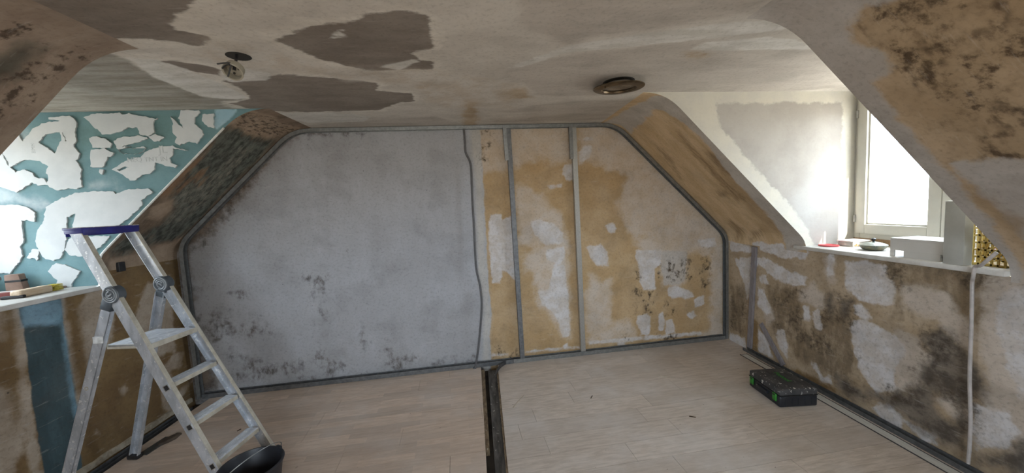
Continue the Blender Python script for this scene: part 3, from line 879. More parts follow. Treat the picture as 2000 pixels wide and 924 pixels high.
cheek(1, yR_far, CR_X - .17, XW_R + .06, SILL_R, 'wall_right_cheek', 'white_cheek', ((.53, .50, .425), (.49, .465, .41), 6), [
    dict(A=(.33, .305, .275), B=(.375, .35, .315), bs=2.5, amp=.022, ns=16, soft=.012, hi=.2, h=-.15, P=[
        C('z', [(355, 100), (470, 92), (560, 95), (640, 98), (760, 85), (870, 95), (1090, 85), (1085, 300), (1080, 640), (1075, 940), (930, 940), (880, 820), (780, 680), (700, 600), (560, 450), (480, 350), (370, 220)])]),
    dict(A=(.40, .385, .36), amp=.06, ns=5, soft=.08, op=.8, P=[C('z', [(980, 380), (1085, 360), (1080, 640), (880, 800), (780, 660)])]),
], 'dormer side wall, grey plaster with a white filled border, beside white window')
_, fLC = cheek(-1, yL_far, CL_X + .17, XW_L - .06, SILL_L, 'wall_left_cheek', 'turquoise_cheek', ((.125, .22, .24), (.155, .26, .28), 5), [
    dict(A=(.115, .20, .20), B=(.14, .245, .25), amp=.05, ns=4, soft=.08, op=.8, P=[C('a', [(400, 90), (1140, 90), (1140, 200), (900, 330), (640, 340), (420, 300)])]),
    dict(A=(.28, .44, .52), B=(.34, .48, .54), amp=.012, ns=12, soft=.008, P=[C('a', [(1140, 90), (1260, 90), (1240, 130), (1150, 195), (1138, 190)])]),
    dict(A=(.46, .49, .51), B=(.36, .43, .455), amp=.05, ns=7, soft=.05, op=.8, P=[
        C('a', [(-60, 120), (60, 105), (130, 170), (150, 260), (60, 240), (-60, 200)]), C('a', [(490, 490), (560, 460), (610, 490), (620, 510), (540, 510)]),
        C('a', [(90, 560), (180, 560), (240, 590), (180, 620), (100, 590)]), C('a', [(-60, 480), (90, 540), (70, 600), (-60, 600)])]),
], 'turquoise dormer side wall with torn white paper remains')
wall_left_cheek = _
cheek_plain = simple('plain_plaster', PLASTER, PLASTER2, 4, .9)


def flat_quad(name, pts, mat, label, cat='wall'):
    me = bpy.data.meshes.new(name)
    me.from_pydata([tuple(p) for p in pts], [], [tuple(range(len(pts)))])
    return struct(link(name, me, mat), label, cat)


def near_cheek(sgn, y, x_out, sill, name, label):
    P = PR if sgn > 0 else PL
    pts = [(x, y, z) for x, z in P] + [(x_out, y, sill - .04), (x_out, y, H)]
    return flat_quad(name, pts, cheek_plain, label)


near_cheek(1, Y_R_NEAR, XW_R + .06, SILL_R, 'wall_right_cheek_near', 'plain plaster dormer side wall behind yellow crate')
near_cheek(-1, Y_L_NEAR, XW_L - .06, SILL_L, 'wall_left_cheek_near', 'plain plaster side wall facing the turquoise dormer wall')
RW = (-1.15, 1.15, .80, 2.20)      # opening for an added fill-light window, unseen in the rear gable
me = bpy.data.meshes.new('wall_rear')
_x, _z = (-2.9, RW[0], RW[1], 2.8), (-.12, RW[2], RW[3], H)
me.from_pydata([(x, YB, z) for x in _x for z in _z], [], [(4 * i + j, 4 * i + j + 1, 4 * i + j + 5, 4 * i + j + 4) for i in range(3) for j in range(3) if (i, j) != (1, 1)])
struct(link('wall_rear', me, cheek_plain), 'plain plaster rear gable wall with an opening for the added fill window', 'wall')

# ---- sills
M_SILL = simple('white_sill_paint', (.66, .65, .62), (.56, .54, .50), 12, .5)
M_SILL_DUSTY = simple('dusty_sill', (.62, .58, .48), (.50, .45, .35), 14, .8)
M_WOODB = simple('raw_wood', (.36, .23, .12), (.26, .15, .075), 18, .8, stretch=(1, 6, 6))


def sill(sgn, y0, y1, z, name, label):
    xw, xo = (XR, XW_R) if sgn > 0 else (XL, XW_L)
    bm = box(((xw - sgn * .035 + xo + sgn * .02) / 2, (y0 + y1) / 2, z - .016), (abs(xo - xw) + .055, y1 - y0, .032), bev=.008)
    return struct(obj(name, bm, M_SILL, smooth=True), label, 'sill')


sill(1, Y_R_NEAR + .002, yR_far(XR) + .10, SILL_R, 'trim_1', 'pale window sill board above mouldy low wall')
sill(-1, Y_L_NEAR + .002, yL_far(XL) + .02, SILL_L, 'trim_2', 'white window sill board above blue striped low wall')

# ---- windows
M_PVC = simple('white_window_frame', (.56, .55, .49), (.52, .51, .455), 8, .6)
M_GASKET = simple('dark_gasket', (.05, .05, .05), (.03, .03, .03), 8, .6)
M_METAL_D = simple('hinge_metal', (.42, .41, .39), (.3, .3, .3), 20, .4, .7)
m, nt_, bs_ = _new('window_glass', .0)
nt_.nodes.remove(bs_)
tr = nt_.nodes.new('ShaderNodeBsdfTransparent'); gl_ = nt_.nodes.new('ShaderNodeBsdfGlossy'); gl_.inputs['Roughness'].default_value = .02
ms = nt_.nodes.new('ShaderNodeMixShader')
ms.inputs[0].default_value = .05; nt_.links.new(tr.outputs[0], ms.inputs[1]); nt_.links.new(gl_.outputs[0], ms.inputs[2])
nt_.links.new(ms.outputs[0], nt_.nodes['Material Output'].inputs[0])
M_GLASS = m


def window(sgn, xw, y0, y1, z0, name, label, zt=H - .02):
    """two casements in a frame between cheeks y0..y1 (y1 is the far one)"""
    root = struct(empty(name, (xw, (y0 + y1) / 2, z0)), label, 'window')
    L = lambda y, z: (y - (y0 + y1) / 2, z - z0)

    def bar(bm, ya, yb, za, zb, xa, xb, bev=.004):
        (a, c), (b, d) = L(ya, za), L(yb, zb)
        add_box(bm, (sgn * (xa + xb) / 2, (a + b) / 2, (c + d) / 2), (abs(xb - xa), abs(b - a), abs(d - c)), bev=bev)
    fw = .05
    bm = bmesh.new()
    bar(bm, y0, y0 + fw, z0, zt, 0, .07); bar(bm, y1 - fw, y1, z0, zt, 0, .07)
    bar(bm, y0 + fw, y1 - fw, z0, z0 + .055, 0, .07); bar(bm, y0 + fw, y1 - fw, zt - .07, zt, 0, .07)
    obj('window_frame', bm, M_PVC, root, True)
    bm = bmesh.new()
    bar(bm, y0, y1, z0 - .045, z0, .0, .06, .002)
    obj('wooden_packer', bm, M_WOODB, root)
    ym = (y0 + y1) / 2
    for k, (a, b) in enumerate(((ym + .002, y1 - .028), (y0 + .028, ym - .002))):
        s = empty('sash'); s.parent = root
        za, zb = z0 + .04, zt - .05
        w = .075
        bm = bmesh.new()
        bar(bm, a, a + w, za, zb, -.018, .05); bar(bm, b - w, b, za, zb, -.018, .05)
        bar(bm, a + w, b - w, za, za + w, -.018, .05); bar(bm, a + w, b - w, zb - w, zb, -.018, .05)
        # glazing bead step
        bar(bm, a + w - .002, a + w + .012, za + w, zb - w, .0, .03, .002); bar(bm, b - w - .012, b - w + .002, za + w, zb - w, .0, .03, .002)
        bar(bm, a + w, b - w, za + w - .002, za + w + .012, .0, .03, .002); bar(bm, a + w, b - w, zb - w - .012, zb - w + .002, .0, .03, .002)
        obj('sash_frame', bm, M_PVC, s, True)
        bm = bmesh.new()
        bar(bm, a + w, b - w, za + w, zb - w, .016, .022, 0)
        obj('pane', bm, M_GLASS, s)
        bm = bmesh.new()
        hy = b if k == 0 else a
        for hz in (za + .12, zb - .12):
            (yy, zz) = L(hy, hz)
            add_tube(bm, [(-sgn * .022, yy, zz - .03), (-sgn * .022, yy, zz + .03)], .008, 10)
        obj('hinge', bm, M_METAL_D, s, True)
    # handle on the middle stile
    bm = bmesh.new()
    (yy, zz) = L(ym - .035, (z0 + zt) / 2 - .05)
    add_box(bm, (-sgn * .022, yy, zz), (.012, .028, .07), bev=.004); add_box(bm, (-sgn * .045, yy, zz), (.035, .016, .016), bev=.004)
    add_box(bm, (-sgn * .06, yy, zz - .05), (.014, .02, .12), bev=.006)
    obj('window_handle', bm, M_PVC, root, True)
    return root


window(1, XW_R, Y_R_NEAR + .01, yR_far(XW_R) - .005, SILL_R + .045, 'window_1', 'white two casement dormer window, bright daylight outside, behind items on sill')
window(-1, XW_L, Y_L_NEAR + .01, yL_far(XW_L) - .005, SILL_L + .045, 'window_2', 'white two casement dormer window beside turquoise wall')
w3 = window(1, 0, RW[0] + .002, RW[1] - .002, RW[2] + .002, 'window_fill', 'added two casement window in unseen rear gable wall, lets in fill light', RW[3] - .002)  # added behind the camera to fill the room with daylight
w3.location = (0, YB, RW[2] + .002)
w3.rotation_euler = (0, 0, -math.pi / 2)
portal(XW_R + .12, (Y_R_NEAR + yR_far(XW_R)) / 2, (SILL_R + H) / 2, 1.25, 1.25, 1)
portal(XW_L - .12, (Y_L_NEAR + yL_far(XW_L)) / 2, (SILL_L + H) / 2, 1.05, 1.25, -1)
portal(0, YB - .12, (RW[2] + RW[3]) / 2, 2.35, 1.45, 0)

# ---- torn paper on the turquoise cheek: thin proud sheets, each its own piece
M_PAPER = simple('torn_white_paper', (.53, .55, .55), (.48, .505, .51), 7, .9)
M_PRINT = simple('faded_print', (.41, .435, .44), (.44, .465, .47), 30, .95)
papers = [
    [C('a', [(265, 136), (330, 130), (375, 127), (405, 145), (416, 175), (408, 215), (412, 260), (400, 290), (415, 310), (432, 325), (425, 350), (410, 362), (440, 410), (434, 450), (441, 500), (415, 515), (370, 510), (310, 523), (270, 505), (258, 480), (265, 450), (250, 430), (265, 395), (215, 365), (130, 360), (60, 400), (30, 330), (0, 300), (-60, 280), (-60, 130), (0, 150), (40, 170), (100, 215), (128, 262), (160, 225), (180, 195), (240, 165), (325, 152), (265, 146)]),
     C('a', [(212, 265), (250, 225), (300, 215), (325, 212), (335, 260), (320, 275), (300, 325)]), C('a', [(336, 215), (345, 218), (362, 262), (354, 262)])],
    [C('a', [(450, 135), (500, 115), (640, 113), (670, 122), (690, 112), (730, 125), (800, 135), (842, 140), (825, 150), (818, 185), (825, 215), (790, 235), (750, 228), (735, 190), (680, 188), (665, 205), (600, 222), (550, 224), (505, 185), (480, 157)])],
    [C('a', [(480, 245), (520, 235), (570, 253), (602, 275), (590, 295), (545, 299), (500, 296), (490, 270)])],
    [C('a', [(490, 306), (560, 301), (612, 325), (605, 338), (578, 345), (560, 380), (550, 400), (520, 403), (488, 395), (485, 340)])],
    [C('a', [(535, 410), (557, 412), (550, 438), (533, 425)])],
    [C('a', [(610, 260), (640, 240), (750, 233), (785, 241), (790, 250), (720, 270), (655, 290), (700, 300), (770, 290), (780, 300), (750, 325), (690, 330), (650, 322), (625, 298)]),
     C('a', [(655, 298), (665, 290), (700, 290), (660, 302)])],
    [C('a', [(792, 235), (830, 224), (878, 240), (850, 260), (820, 263)])],
    [C('a', [(600, 412), (680, 360), (750, 345), (780, 315), (850, 290), (920, 287), (1003, 312), (925, 300), (925, 330), (905, 350), (915, 375), (945, 390), (935, 403), (830, 375), (825, 410), (800, 435), (760, 440), (720, 472), (695, 470), (660, 440)]),
     C('a', [(628, 412), (670, 395), (692, 400), (640, 419)])],
    [C('a', [(912, 130), (945, 165), (980, 195), (950, 140), (965, 98), (1060, 98), (1065, 110), (1040, 135), (1035, 170), (1080, 205), (1085, 225), (1050, 277), (1010, 262), (960, 284), (935, 270), (945, 240), (920, 215), (925, 170)])],
    [C('a', [(1080, 120), (1138, 115), (1140, 192), (1110, 185), (1075, 155)])],
    [C('a', [(405, 535), (470, 530), (610, 525), (620, 540), (690, 515), (800, 512), (815, 530), (785, 550), (755, 575), (760, 598), (690, 668), (640, 705), (605, 748), (480, 752), (400, 756), (392, 715), (408, 645), (362, 662), (358, 790), (345, 840), (330, 880), (290, 896), (250, 885), (220, 855), (195, 800), (205, 740), (240, 680), (250, 610), (300, 580)])],
    [C('a', [(392, 768), (480, 764), (588, 762), (560, 800), (500, 848), (430, 872), (375, 862), (352, 835), (372, 780)])],
    [C('a', [(-60, 300), (0, 306), (25, 330), (40, 380), (90, 425), (140, 412), (180, 430), (190, 450), (240, 460), (262, 492), (210, 495), (180, 480), (95, 532), (60, 520), (-60, 480)])],
    [C('a', [(-60, 600), (60, 598), (110, 600), (160, 615), (194, 640), (190, 690), (150, 678), (120, 680), (128, 740), (137, 790), (115, 820), (132, 870), (110, 900), (60, 960), (-60, 960)])],
    [C('a', [(150, 880), (180, 830), (217, 835), (205, 890), (180, 878)])],
    [C('y', [(640, 330), (690, 250), (740, 225), (850, 238), (950, 290), (1050, 325), (990, 420), (940, 490), (935, 560), (740, 560), (760, 440)])],
]
cheek_e = np.array([1, .045, 0]); cheek_e = cheek_e / np.linalg.norm(cheek_e)


def rag(poly, amp, step=.012):
    out = []
    P = [np.array(p) for p in poly]
    for i in range(len(P)):
        a, b = P[i], P[(i + 1) % len(P)]
        n = max(1, int(np.linalg.norm(b - a) / step))
        d = (b - a) / max(np.linalg.norm(b - a), 1e-9)
        nr = np.array([-d[1], d[0]])
        for k in range(n):
            out.append(a + (b - a) * k / n + nr * rng.normal(0, amp))
    return out


for i, outl in enumerate(papers):
    pl = [[np.array(fLC(p)) for p in o_] for o_ in outl]
    org = np.mean(pl[0], axis=0)
    me = curve_mesh('paper_patch', [rag([p - org for p in q], .0026) for q in pl], .009)
    # local X -> along cheek, local Y -> up, local Z -> towards the room
    for v in me.vertices:
        x, y, z = v.co
        v.co = (x, -z - .0004 + x * .045, y)
    o = link('paper_patch', me, M_PAPER, wall_left_cheek)
    o.location = (org[0], yL_far(org[0]), org[1])

# faded mirrored print showing on the torn paper
for body, px, size in (('NEQ TNT IN', (290, 312), .045), ('JL', (320, 293), .075), ('EIMM', (68, 290), .03)):
    me = text_mesh('faded_print', body, size, .0004)
    rotv = px[0] < 100
    for v in me.vertices:
        x, y, z = v.co
        if rotv: x, y = -y, x
        v.co = (x, -.0098 - z + x * .045, y)
    o = link('faded_print', me, M_PRINT, wall_left_cheek)
    q = fLC(px)
    o.location = (q[0], yL_far(q[0]), q[1])

# white corner beads at the dormer edges
M_BEAD = simple('white_corner_bead', (.64, .66, .64), (.52, .52, .48), 30, .8)
bm = bmesh.new()
pts = [(x, yL_far(x) - .004, z) for x, z in PL[9:-2]]
add_tube(bm, [Vector(p) for p in pts[::3]], .007, 8)
b_ = struct(obj('trim_3', bm, M_BEAD, smooth=True), 'white corner bead along sloping edge of turquoise wall', 'trim')

# ================================================================== FLOOR
M_UNDER = simple('dark_subfloor', (.075, .06, .045), (.04, .032, .026), 9, .95, bump=.4)


def plank_mat(name, A, B, rows, strips, dirt):
    m, nt, bs = _new(name, .55)
    g = nt.nodes.new('ShaderNodeNewGeometry')
    v = _map(nt, g.outputs['Position'], (1, 1, 1), -GANG)
    oi = nt.nodes.new('ShaderNodeObjectInfo')
    gr = _noise(nt, _map(nt, v, (2.2, 14, 1)), 3.0, 8, .7, .4)
    col = _mix(nt, _ramp(nt, gr, .32, .68), A, B)
    if strips:
        br = nt.nodes.new('ShaderNodeTexBrick')
        br.offset = .37; br.offset_frequency = 2
        br.inputs['Color1'].default_value = (0, 0, 0, 1); br.inputs['Color2'].default_value = (1, 1, 1, 1)
        br.inputs['Mortar'].default_value = (.35, .35, .35, 1)
        br.inputs['Scale'].default_value = 1
        br.inputs['Mortar Size'].default_value = .0007
        br.inputs['Brick Width'].default_value = .36
        br.inputs['Row Height'].default_value = rows
        nt.links.new(v, br.inputs['Vector'])
        col = _mix(nt, _math(nt, 'MULTIPLY', br.outputs['Color'], .60), col, tuple(x * .55 for x in A))
    rnd = _math(nt, 'MULTIPLY', oi.outputs['Random'], .62 if not strips else .25)
    col = _mix(nt, rnd, col, tuple(x * .66 for x in A))
    dn = _noise(nt, v, 2.2, 6, .62)
    col = _mix(nt, _math(nt, 'MULTIPLY', _ramp(nt, dn, .42, .70), dirt), col, (.70, .675, .66))
    sp1 = _noise(nt, _map(nt, v, (1, 1.6, 1)), 34, 3, .5)
    col = _mix(nt, _math(nt, 'MULTIPLY', _ramp(nt, sp1, .70, .74), .55), col, (.62, .59, .55))
    sp2 = _noise(nt, _map(nt, v, (1, 1.4, 1), 0, (4, 2, 0)), 26, 3, .5)
    col = _mix(nt, _math(nt, 'MULTIPLY', _ramp(nt, sp2, .725, .75), .8), col, (.06, .045, .03))
    nt.links.new(col, bs.inputs['Base Color'])
    bp = nt.nodes.new('ShaderNodeBump'); bp.inputs['Strength'].default_value = .08; bp.inputs['Distance'].default_value = .002
    nt.links.new(gr, bp.inputs['Height']); nt.links.new(bp.outputs[0], bs.inputs['Normal'])
    nt.links.new(_math(nt, 'ADD', .42, _math(nt, 'MULTIPLY', dn, .3)), bs.inputs['Roughness'])
    return m


M_PL = plank_mat('warm_laminate', (.72, .58, .47), (.56, .43, .33), .0633, True, .25)
M_PRT = plank_mat('dusty_vinyl_plank', (.66, .58, .51), (.46, .395, .335), .18, False, .42)
sL0, sL1 = onz((940, 726), 0), onz((951, 924), 0)
sR0, sR1 = onz((973, 722), 0), onz((993, 924), 0)


def xon(a, b, y): return a[0] + (b[0] - a[0]) * (y - a[1]) / (b[1] - a[1])


X_LT = -2.565
def seamL(y): return xon(sL0, sL1, y)
def seamR(y): return xon(sR0, sR1, y)


YF = YB + .01
regL = [(X_LT, YF), (seamL(YF), YF), (seamL(yg(seamL(3.4))), yg(seamL(3.4)) - .01), (X_LT, yg(X_LT) - .01)]
regR = [(seamR(YF), YF), (XR - .004, YF), (XR - .004, yg(XR) - .01), (seamR(yg(seamR(3.4))), yg(seamR(3.4)) - .01)]


def clip(poly, reg):
    out = poly
    for i in range(len(reg)):
        a, b = reg[i], reg[(i + 1) % len(reg)]
        ins = lambda p: (b[0] - a[0]) * (p[1] - a[1]) - (b[1] - a[1]) * (p[0] - a[0]) >= -1e-9
        res = []
        for j in range(len(out)):
            p, q = out[j - 1], out[j]
            if ins(p) != ins(q):
                d1 = (b[0] - a[0]) * (p[1] - a[1]) - (b[1] - a[1]) * (p[0] - a[0])
                d2 = (b[0] - a[0]) * (q[1] - a[1]) - (b[1] - a[1]) * (q[0] - a[0])
                t = d1 / (d1 - d2)
                res.append((p[0] + (q[0] - p[0]) * t, p[1] + (q[1] - p[1]) * t))
            if ins(q): res.append(q)
        out = res
        if len(out) < 3: return []
    return out


def prism(bm, poly, z0, z1, ox=0, oy=0):
    a = [bm.verts.new((x - ox, y - oy, z0)) for x, y in poly]
    b = [bm.verts.new((x - ox, y - oy, z1)) for x, y in poly]
    bm.faces.new(a[::-1]); bm.faces.new(b)
    n = len(poly)
    for i in range(n): bm.faces.new((a[i], a[(i + 1) % n], b[(i + 1) % n], b[i]))


bm = bmesh.new()
prism(bm, [(XL - .02, YB), (XR + .02, YB), (XR + .02, yg(XR) + .05), (XL - .02, yg(XL) + .05)], -.16, -.075)
prism(bm, regL, -.075, -.0125)
prism(bm, regR, -.075, -.0125)
floor = struct(obj('floor', bm, M_UNDER), 'plank floor, warm laminate on one side of the open slot, grey brown planks on the other', 'floor')
npl = 0
for reg, mat, w, Ln in ((regL, M_PL, .19, 1.29), (regR, M_PRT, .182, .92)):
    k = 0
    while k * w < 6.9:
        off = random.uniform(0, Ln)
        g = .0009
        x = -1.2 - off
        while x < 6.6:
            q = [(x + g, -(k + 1) * w + g), (x + Ln - g, -(k + 1) * w + g), (x + Ln - g, -k * w - g), (x + g, -k * w - g)]
            pw = [(A3[0] + a * GT[0] + (b + .05) * GN[0], A3[1] + a * GT[1] + (b + .05) * GN[1]) for a, b in q]
            pc = clip(pw, reg)
            if len(pc) >= 3:
                ar = abs(sum(pc[i - 1][0] * pc[i][1] - pc[i][0] * pc[i - 1][1] for i in range(len(pc)))) / 2
                if ar > .002:
                    cx, cyy = sum(p[0] for p in pc) / len(pc), sum(p[1] for p in pc) / len(pc)
                    bm = bmesh.new()
                    prism(bm, pc, -.0122, random.uniform(-.0005, 0), cx, cyy)
                    obj('plank', bm, mat, floor, loc=(cx, cyy, 0))
                    npl += 1
            x += Ln
        k += 1

# timber in the open slot (old partition line)
M_BEAM = simple('black_old_timber', (.12, .11, .10), (.05, .045, .04), 9, .95, bump=.5, specks=[(40, .66, (.35, .33, .30), 0)], stretch=(3, .6, 1))
M_EDGE = simple('rough_wood_edge', (.22, .16, .095), (.11, .075, .045), 25, .95, bump=.6, specks=[(70, .70, (.45, .42, .36), 3)], stretch=(2, .6, 1))


def slot_poly(f0, f1, y0, y1):
    return [(seamL(y0) * (1 - f0) + seamR(y0) * f0, y0), (seamL(y0) * (1 - f1) + seamR(y0) * f1, y0),
            (seamL(y1) * (1 - f1) + seamR(y1) * f1, y1), (seamL(y1) * (1 - f0) + seamR(y1) * f0, y1)]


ye = yg(0) - .10
bm = bmesh.new(); prism(bm, slot_poly(.40, .99, YF, ye), -.0745, -.028)
obj('slot_joist', bm, M_BEAM, floor)
bm = bmesh.new(); prism(bm, slot_poly(.90, 1.0, YF, ye), -.03, -.004)
obj('slot_edge_strip', bm, M_EDGE, floor)
bm = bmesh.new(); prism(bm, slot_poly(.0, .20, 2.35, ye - .02), -.06, -.008)
obj('slot_edge_strip', bm, M_EDGE, floor)

# ---- plaster ledge at the foot of the left wall
M_LEDGE = simple('crumbly_plaster_ledge', (.46, .40, .31), (.30, .25, .18), 22, .95, bump=.6)
bm = bmesh.new()
ys = np.arange(YB + .02, yg(XL) - .02, .06)
prv = None
for i, y in enumerate(ys):
    w = .014 + .004 * math.sin(i * 1.7) + random.uniform(-.003, .004)
    h = .020 + random.uniform(-.004, .006)
    ring = [bm.verts.new(c) for c in ((XL + .001, y, -.02), (XL + w, y, -.02), (XL + w, y, h * .8), (XL + w * .4, y, h), (XL + .001, y, h * 1.05))]
    if prv:
        for k in range(5): bm.faces.new((prv[k], prv[(k + 1) % 5], ring[(k + 1) % 5], ring[k]))
    else: bm.faces.new(ring)
    prv = ring
bm.faces.new(prv)
struct(obj('baseboard_left', bm, M_LEDGE), 'rough plaster ledge along foot of ochre side wall', 'ledge')

# ================================================================== OBJECTS
M_GALV = simple('galvanised_steel', (.31, .32, .32), (.235, .245, .245), 30, .42, .7)
M_GALV_D = simple('dull_steel', (.20, .205, .21), (.14, .145, .15), 30, .5, .6)
M_GALV_L = simple('bright_steel', (.55, .56, .55), (.44, .45, .44), 40, .35, .8, stretch=(6, .5, 1))


def TP(u, z, b=0.0):
    """point on the front plane of the stud frame; b goes towards the gable wall"""
    return A3 + GT * u + GN * b + np.array([0, 0, z])


def tuv(p):
    q = onpl(p, A3, GN) - A3
    return np.array([q @ GT, q[2]])


def U_sec(fl, dp=.05, th=.002):
    return [(0, 0), (fl, 0), (fl, th), (th, th), (th, dp - th), (fl, dp - th), (fl, dp), (0, dp)]


def path_track(name, uz, sec, label, mat=M_GALV, group=None):
    uz = [np.array(p) for p in uz]
    n = []
    for i in range(len(uz)):
        t = uz[min(i + 1, len(uz) - 1)] - uz[max(i - 1, 0)]
        t = t / np.linalg.norm(t)
        nn = np.array([-t[1], t[0]])
        if nn @ (np.array([2.65, 1.1]) - uz[i]) < 0: nn = -nn
        n.append(nn)
    org = TP(*uz[0])
    bm = bmesh.new()
    add_sweep(bm, [TP(*p) - org for p in uz], [GT * a[0] + np.array([0, 0, a[1]]) for a in n], sec, GN)
    o = obj(name, bm, mat, loc=org)
    return tag(o, label, 'metal track', group)


def arc(p, q, r, n=7):
    return [tuple(v) for v in bez(p, q, r, n)]


hz = H - .005
cL = np.array([(CL_X - A3[0]) / GT[0] + .004, hz])
wL = np.array([.004, 0.0])
dL = np.array([-1, -SL]) / math.hypot(1, SL)
kL = cL + dL * ((cL[0] - .01) / -dL[0])
kL[0] = .01
um = tuv((906, 246))[0]
ul = [(0.004, .004)] + arc((.006, kL[1] - .10), kL, kL - dL * .10) + arc(cL + dL * .16, cL, cL + np.array([.16, 0])) + [(um - .002, hz)]
path_track('ceiling_track', ul, U_sec(.032), 'bent steel track framing the white half of gable wall', group=None)
cRt = np.array([(CR_X - A3[0]) / GT[0] - .004, hz])
dR = np.array([1, -SR]) / math.hypot(1, SR)
uR = np.linalg.norm(B3 - A3) - .004
kR = cRt + dR * ((uR - cRt[0]) / dR[0])
ur = [(um + .002, hz)] + arc(cRt - np.array([.16, 0]), cRt, cRt + dR * .16) + arc(kR - dR * .10, kR, kR - np.array([0, .10])) + [(uR, .004)]
path_track('ceiling_track', ur, U_sec(.032), 'bent steel track framing the ochre half of gable wall up to corner')
us_ = tuv((1019, 704))[0]
path_track('floor_track', [(.045, .001), (us_ - .09, .001)], U_sec(.042), 'steel floor track below the white half of gable wall', M_GALV_D)
path_track('floor_track', [(us_ - .085, .001), (uR - .04, .001)], U_sec(.042), 'steel floor track below the ochre half of gable wall')


def stud(name, u0, z0, u1, z1, fw, label, b0=.004, dp=.042, mat=M_GALV, cat='metal stud', holes=True):
    """C stud: flange facing the room, web on the left, back flange, lips"""
    t = .0016
    sec = [(0, 0), (fw, 0), (fw, .008), (fw - t, .008), (fw - t, t), (t, t), (t, dp - t), (fw - t, dp - t), (fw - t, dp - .008), (fw, dp - .008), (fw, dp), (0, dp)]
    org = TP(u0, z0)
    bm = bmesh.new()
    rings = []
    for u, z in ((u0, z0), (u1, z1)):
        rings.append([bm.verts.new(Vector(TP(u + a - fw / 2, z, b0 + b) - org)) for a, b in sec])
    m_ = len(sec)
    for k in range(m_): bm.faces.new((rings[0][k], rings[0][(k + 1) % m_], rings[1][(k + 1) % m_], rings[1][k]))
    bm.faces.new(rings[0]); bm.faces.new(rings[1])
    return tag(obj(name, bm, mat, loc=org), label, cat)


s1b, s1t = tuv((1021, 700)), tuv((993, 252))
s2b, s2t = tuv((1140, 686)), tuv((1121, 247))
stud('wall_stud', s1b[0], .006, s1t[0], H - .012, .045, 'upright steel stud nearer the hanging grey conduit', mat=M_GALV_D)
stud('wall_stud', s2b[0], .006, s2t[0], H - .012, .048, 'upright steel stud with bright edge nearer the ceiling light', mat=M_GALV_L)
for (pt, pb, lab) in (((985, 252), (990, 313), 'short steel offcut hanging beside stud nearer the conduit'), ((1114, 247), (1117, 310), 'short steel offcut hanging beside the bright edged stud')):
    a_, b_ = tuv(pt), tuv(pb)
    stud('stud_offcut', b_[0] + .001, b_[1], a_[0] + .001, H - .012, .034, lab, b0=-.006, dp=.03, cat='metal offcut')

# bent flap of steel strip where the tracks meet
pts = smooth_path([onz(p, 0) for p in ((1017, 706), (1002, 707), (988, 712), (977, 720), (970, 731), (967, 741))], 5)
bm = bmesh.new()
org = pts[0].copy()
for i, p in enumerate(pts):
    pass
rings = []
for i, p in enumerate(pts):
    t = pts[min(i + 1, len(pts) - 1)] - pts[max(i - 1, 0)]
    n = np.array([-t[1], t[0], 0]); n /= np.linalg.norm(n)
    p = p - org + np.array([0, 0, .001])
    rings.append([bm.verts.new(Vector(p + n * a + np.array([0, 0, z]))) for a, z in ((-.001, 0), (.001, 0), (.001, .04), (-.001, .04))])
for a, b in zip(rings, rings[1:]):
    for k in range(4): bm.faces.new((a[k], a[(k + 1) % 4], b[(k + 1) % 4], b[k]))
bm.faces.new(rings[0]); bm.faces.new(rings[-1])
tag(obj('bent_strip', bm, simple('dark_strip_steel', (.10, .10, .105), (.06, .06, .065), 20, .5, .5), loc=org), 'curled dark steel strip on floor at end of open slot', 'metal strip')

# grey conduit hanging in front of the wall
M_COND = simple('grey_conduit', (.13, .13, .135), (.10, .10, .105), 30, .55)
cp = C('e', [(80, 86), (83, 130), (86, 170), (103, 210), (107, 280), (110, 350), (115, 430), (118, 500), (123, 570), (136, 630), (141, 690), (137, 760), (129, 840), (119, 905), (116, 916)])
P_ = [onpl(p, A3 - GN * .014, GN) for p in cp]
P_[0] = P_[0] + GN * .03
P_[-1][2] = max(P_[-1][2], .012)
P_ = smooth_path(P_, 6)
org = P_[-1].copy()
tag(obj('electrical_conduit', tube([p - org for p in P_], .0105, 10), M_COND, None, True, loc=org), 'thin grey conduit hanging in a wavy line down the gable wall', 'conduit')

# ---- ceiling junction box and hole
M_BLK = simple('black_plastic', (.02, .02, .022), (.012, .012, .013), 20, .5)
M_VOID = simple('dark_ceiling_void', (.03, .025, .02), (.02, .018, .015), 10, .95)
hole = obj('hole_lining', lathe([(.053, 0), (.053, .09), (.0001, .09)], 28), M_VOID, ceiling, True, loc=(HOLE1[0], HOLE1[1], H - .001))
jc = onz((457, 137), H - .10)
root = tag(empty('junction_box', (jc[0], jc[1], jc[2])), 'small round pale junction box with black wires dangling from ceiling hole', 'junction box')
M_JB = simple('yellowed_plastic', (.34, .32, .26), (.28, .26, .21), 20, .6)
view = Vector(CAM - jc).normalized()
ax = (view * .75 + Vector((-.35, 0, -.45))).normalized()
Mj = frame_m(ax, (0, 0, 1))
bm = lathe([(.0001, -.022), (.033, -.022), (.038, -.018), (.039, .012), (.042, .014), (.042, .018), (.035, .018), (.033, -.012), (.0001, -.012)], 32, Mj)
obj('box_shell', bm, M_JB, root, True)
for a, r in ((20, .02), (150, .022), (270, .018)):
    bm = bmesh.new()
    c = Mj @ Vector((r * math.cos(math.radians(a)), r * math.sin(math.radians(a)), -.010))
    add_lathe(bm, [(.0001, .0), (.005, .0), (.005, .004), (.0001, .004)], 10, Mj, c)
    obj('screw_hole', bm, M_BLK, root)
for pts in ([(450, 124), (442, 123), (424, 125)], [(450, 126), (440, 128), (434, 134)], [(452, 126), (449, 137), (445, 150)]):
    W_ = [Vector(onpl(p, jc, np.array(view)) - jc) + view * .03 for p in pts]
    obj('wire', tube(smooth_path([Vector((0.0, 0, .015)) + view * .0] + W_, 6), .0034, 8), M_BLK, root, True)
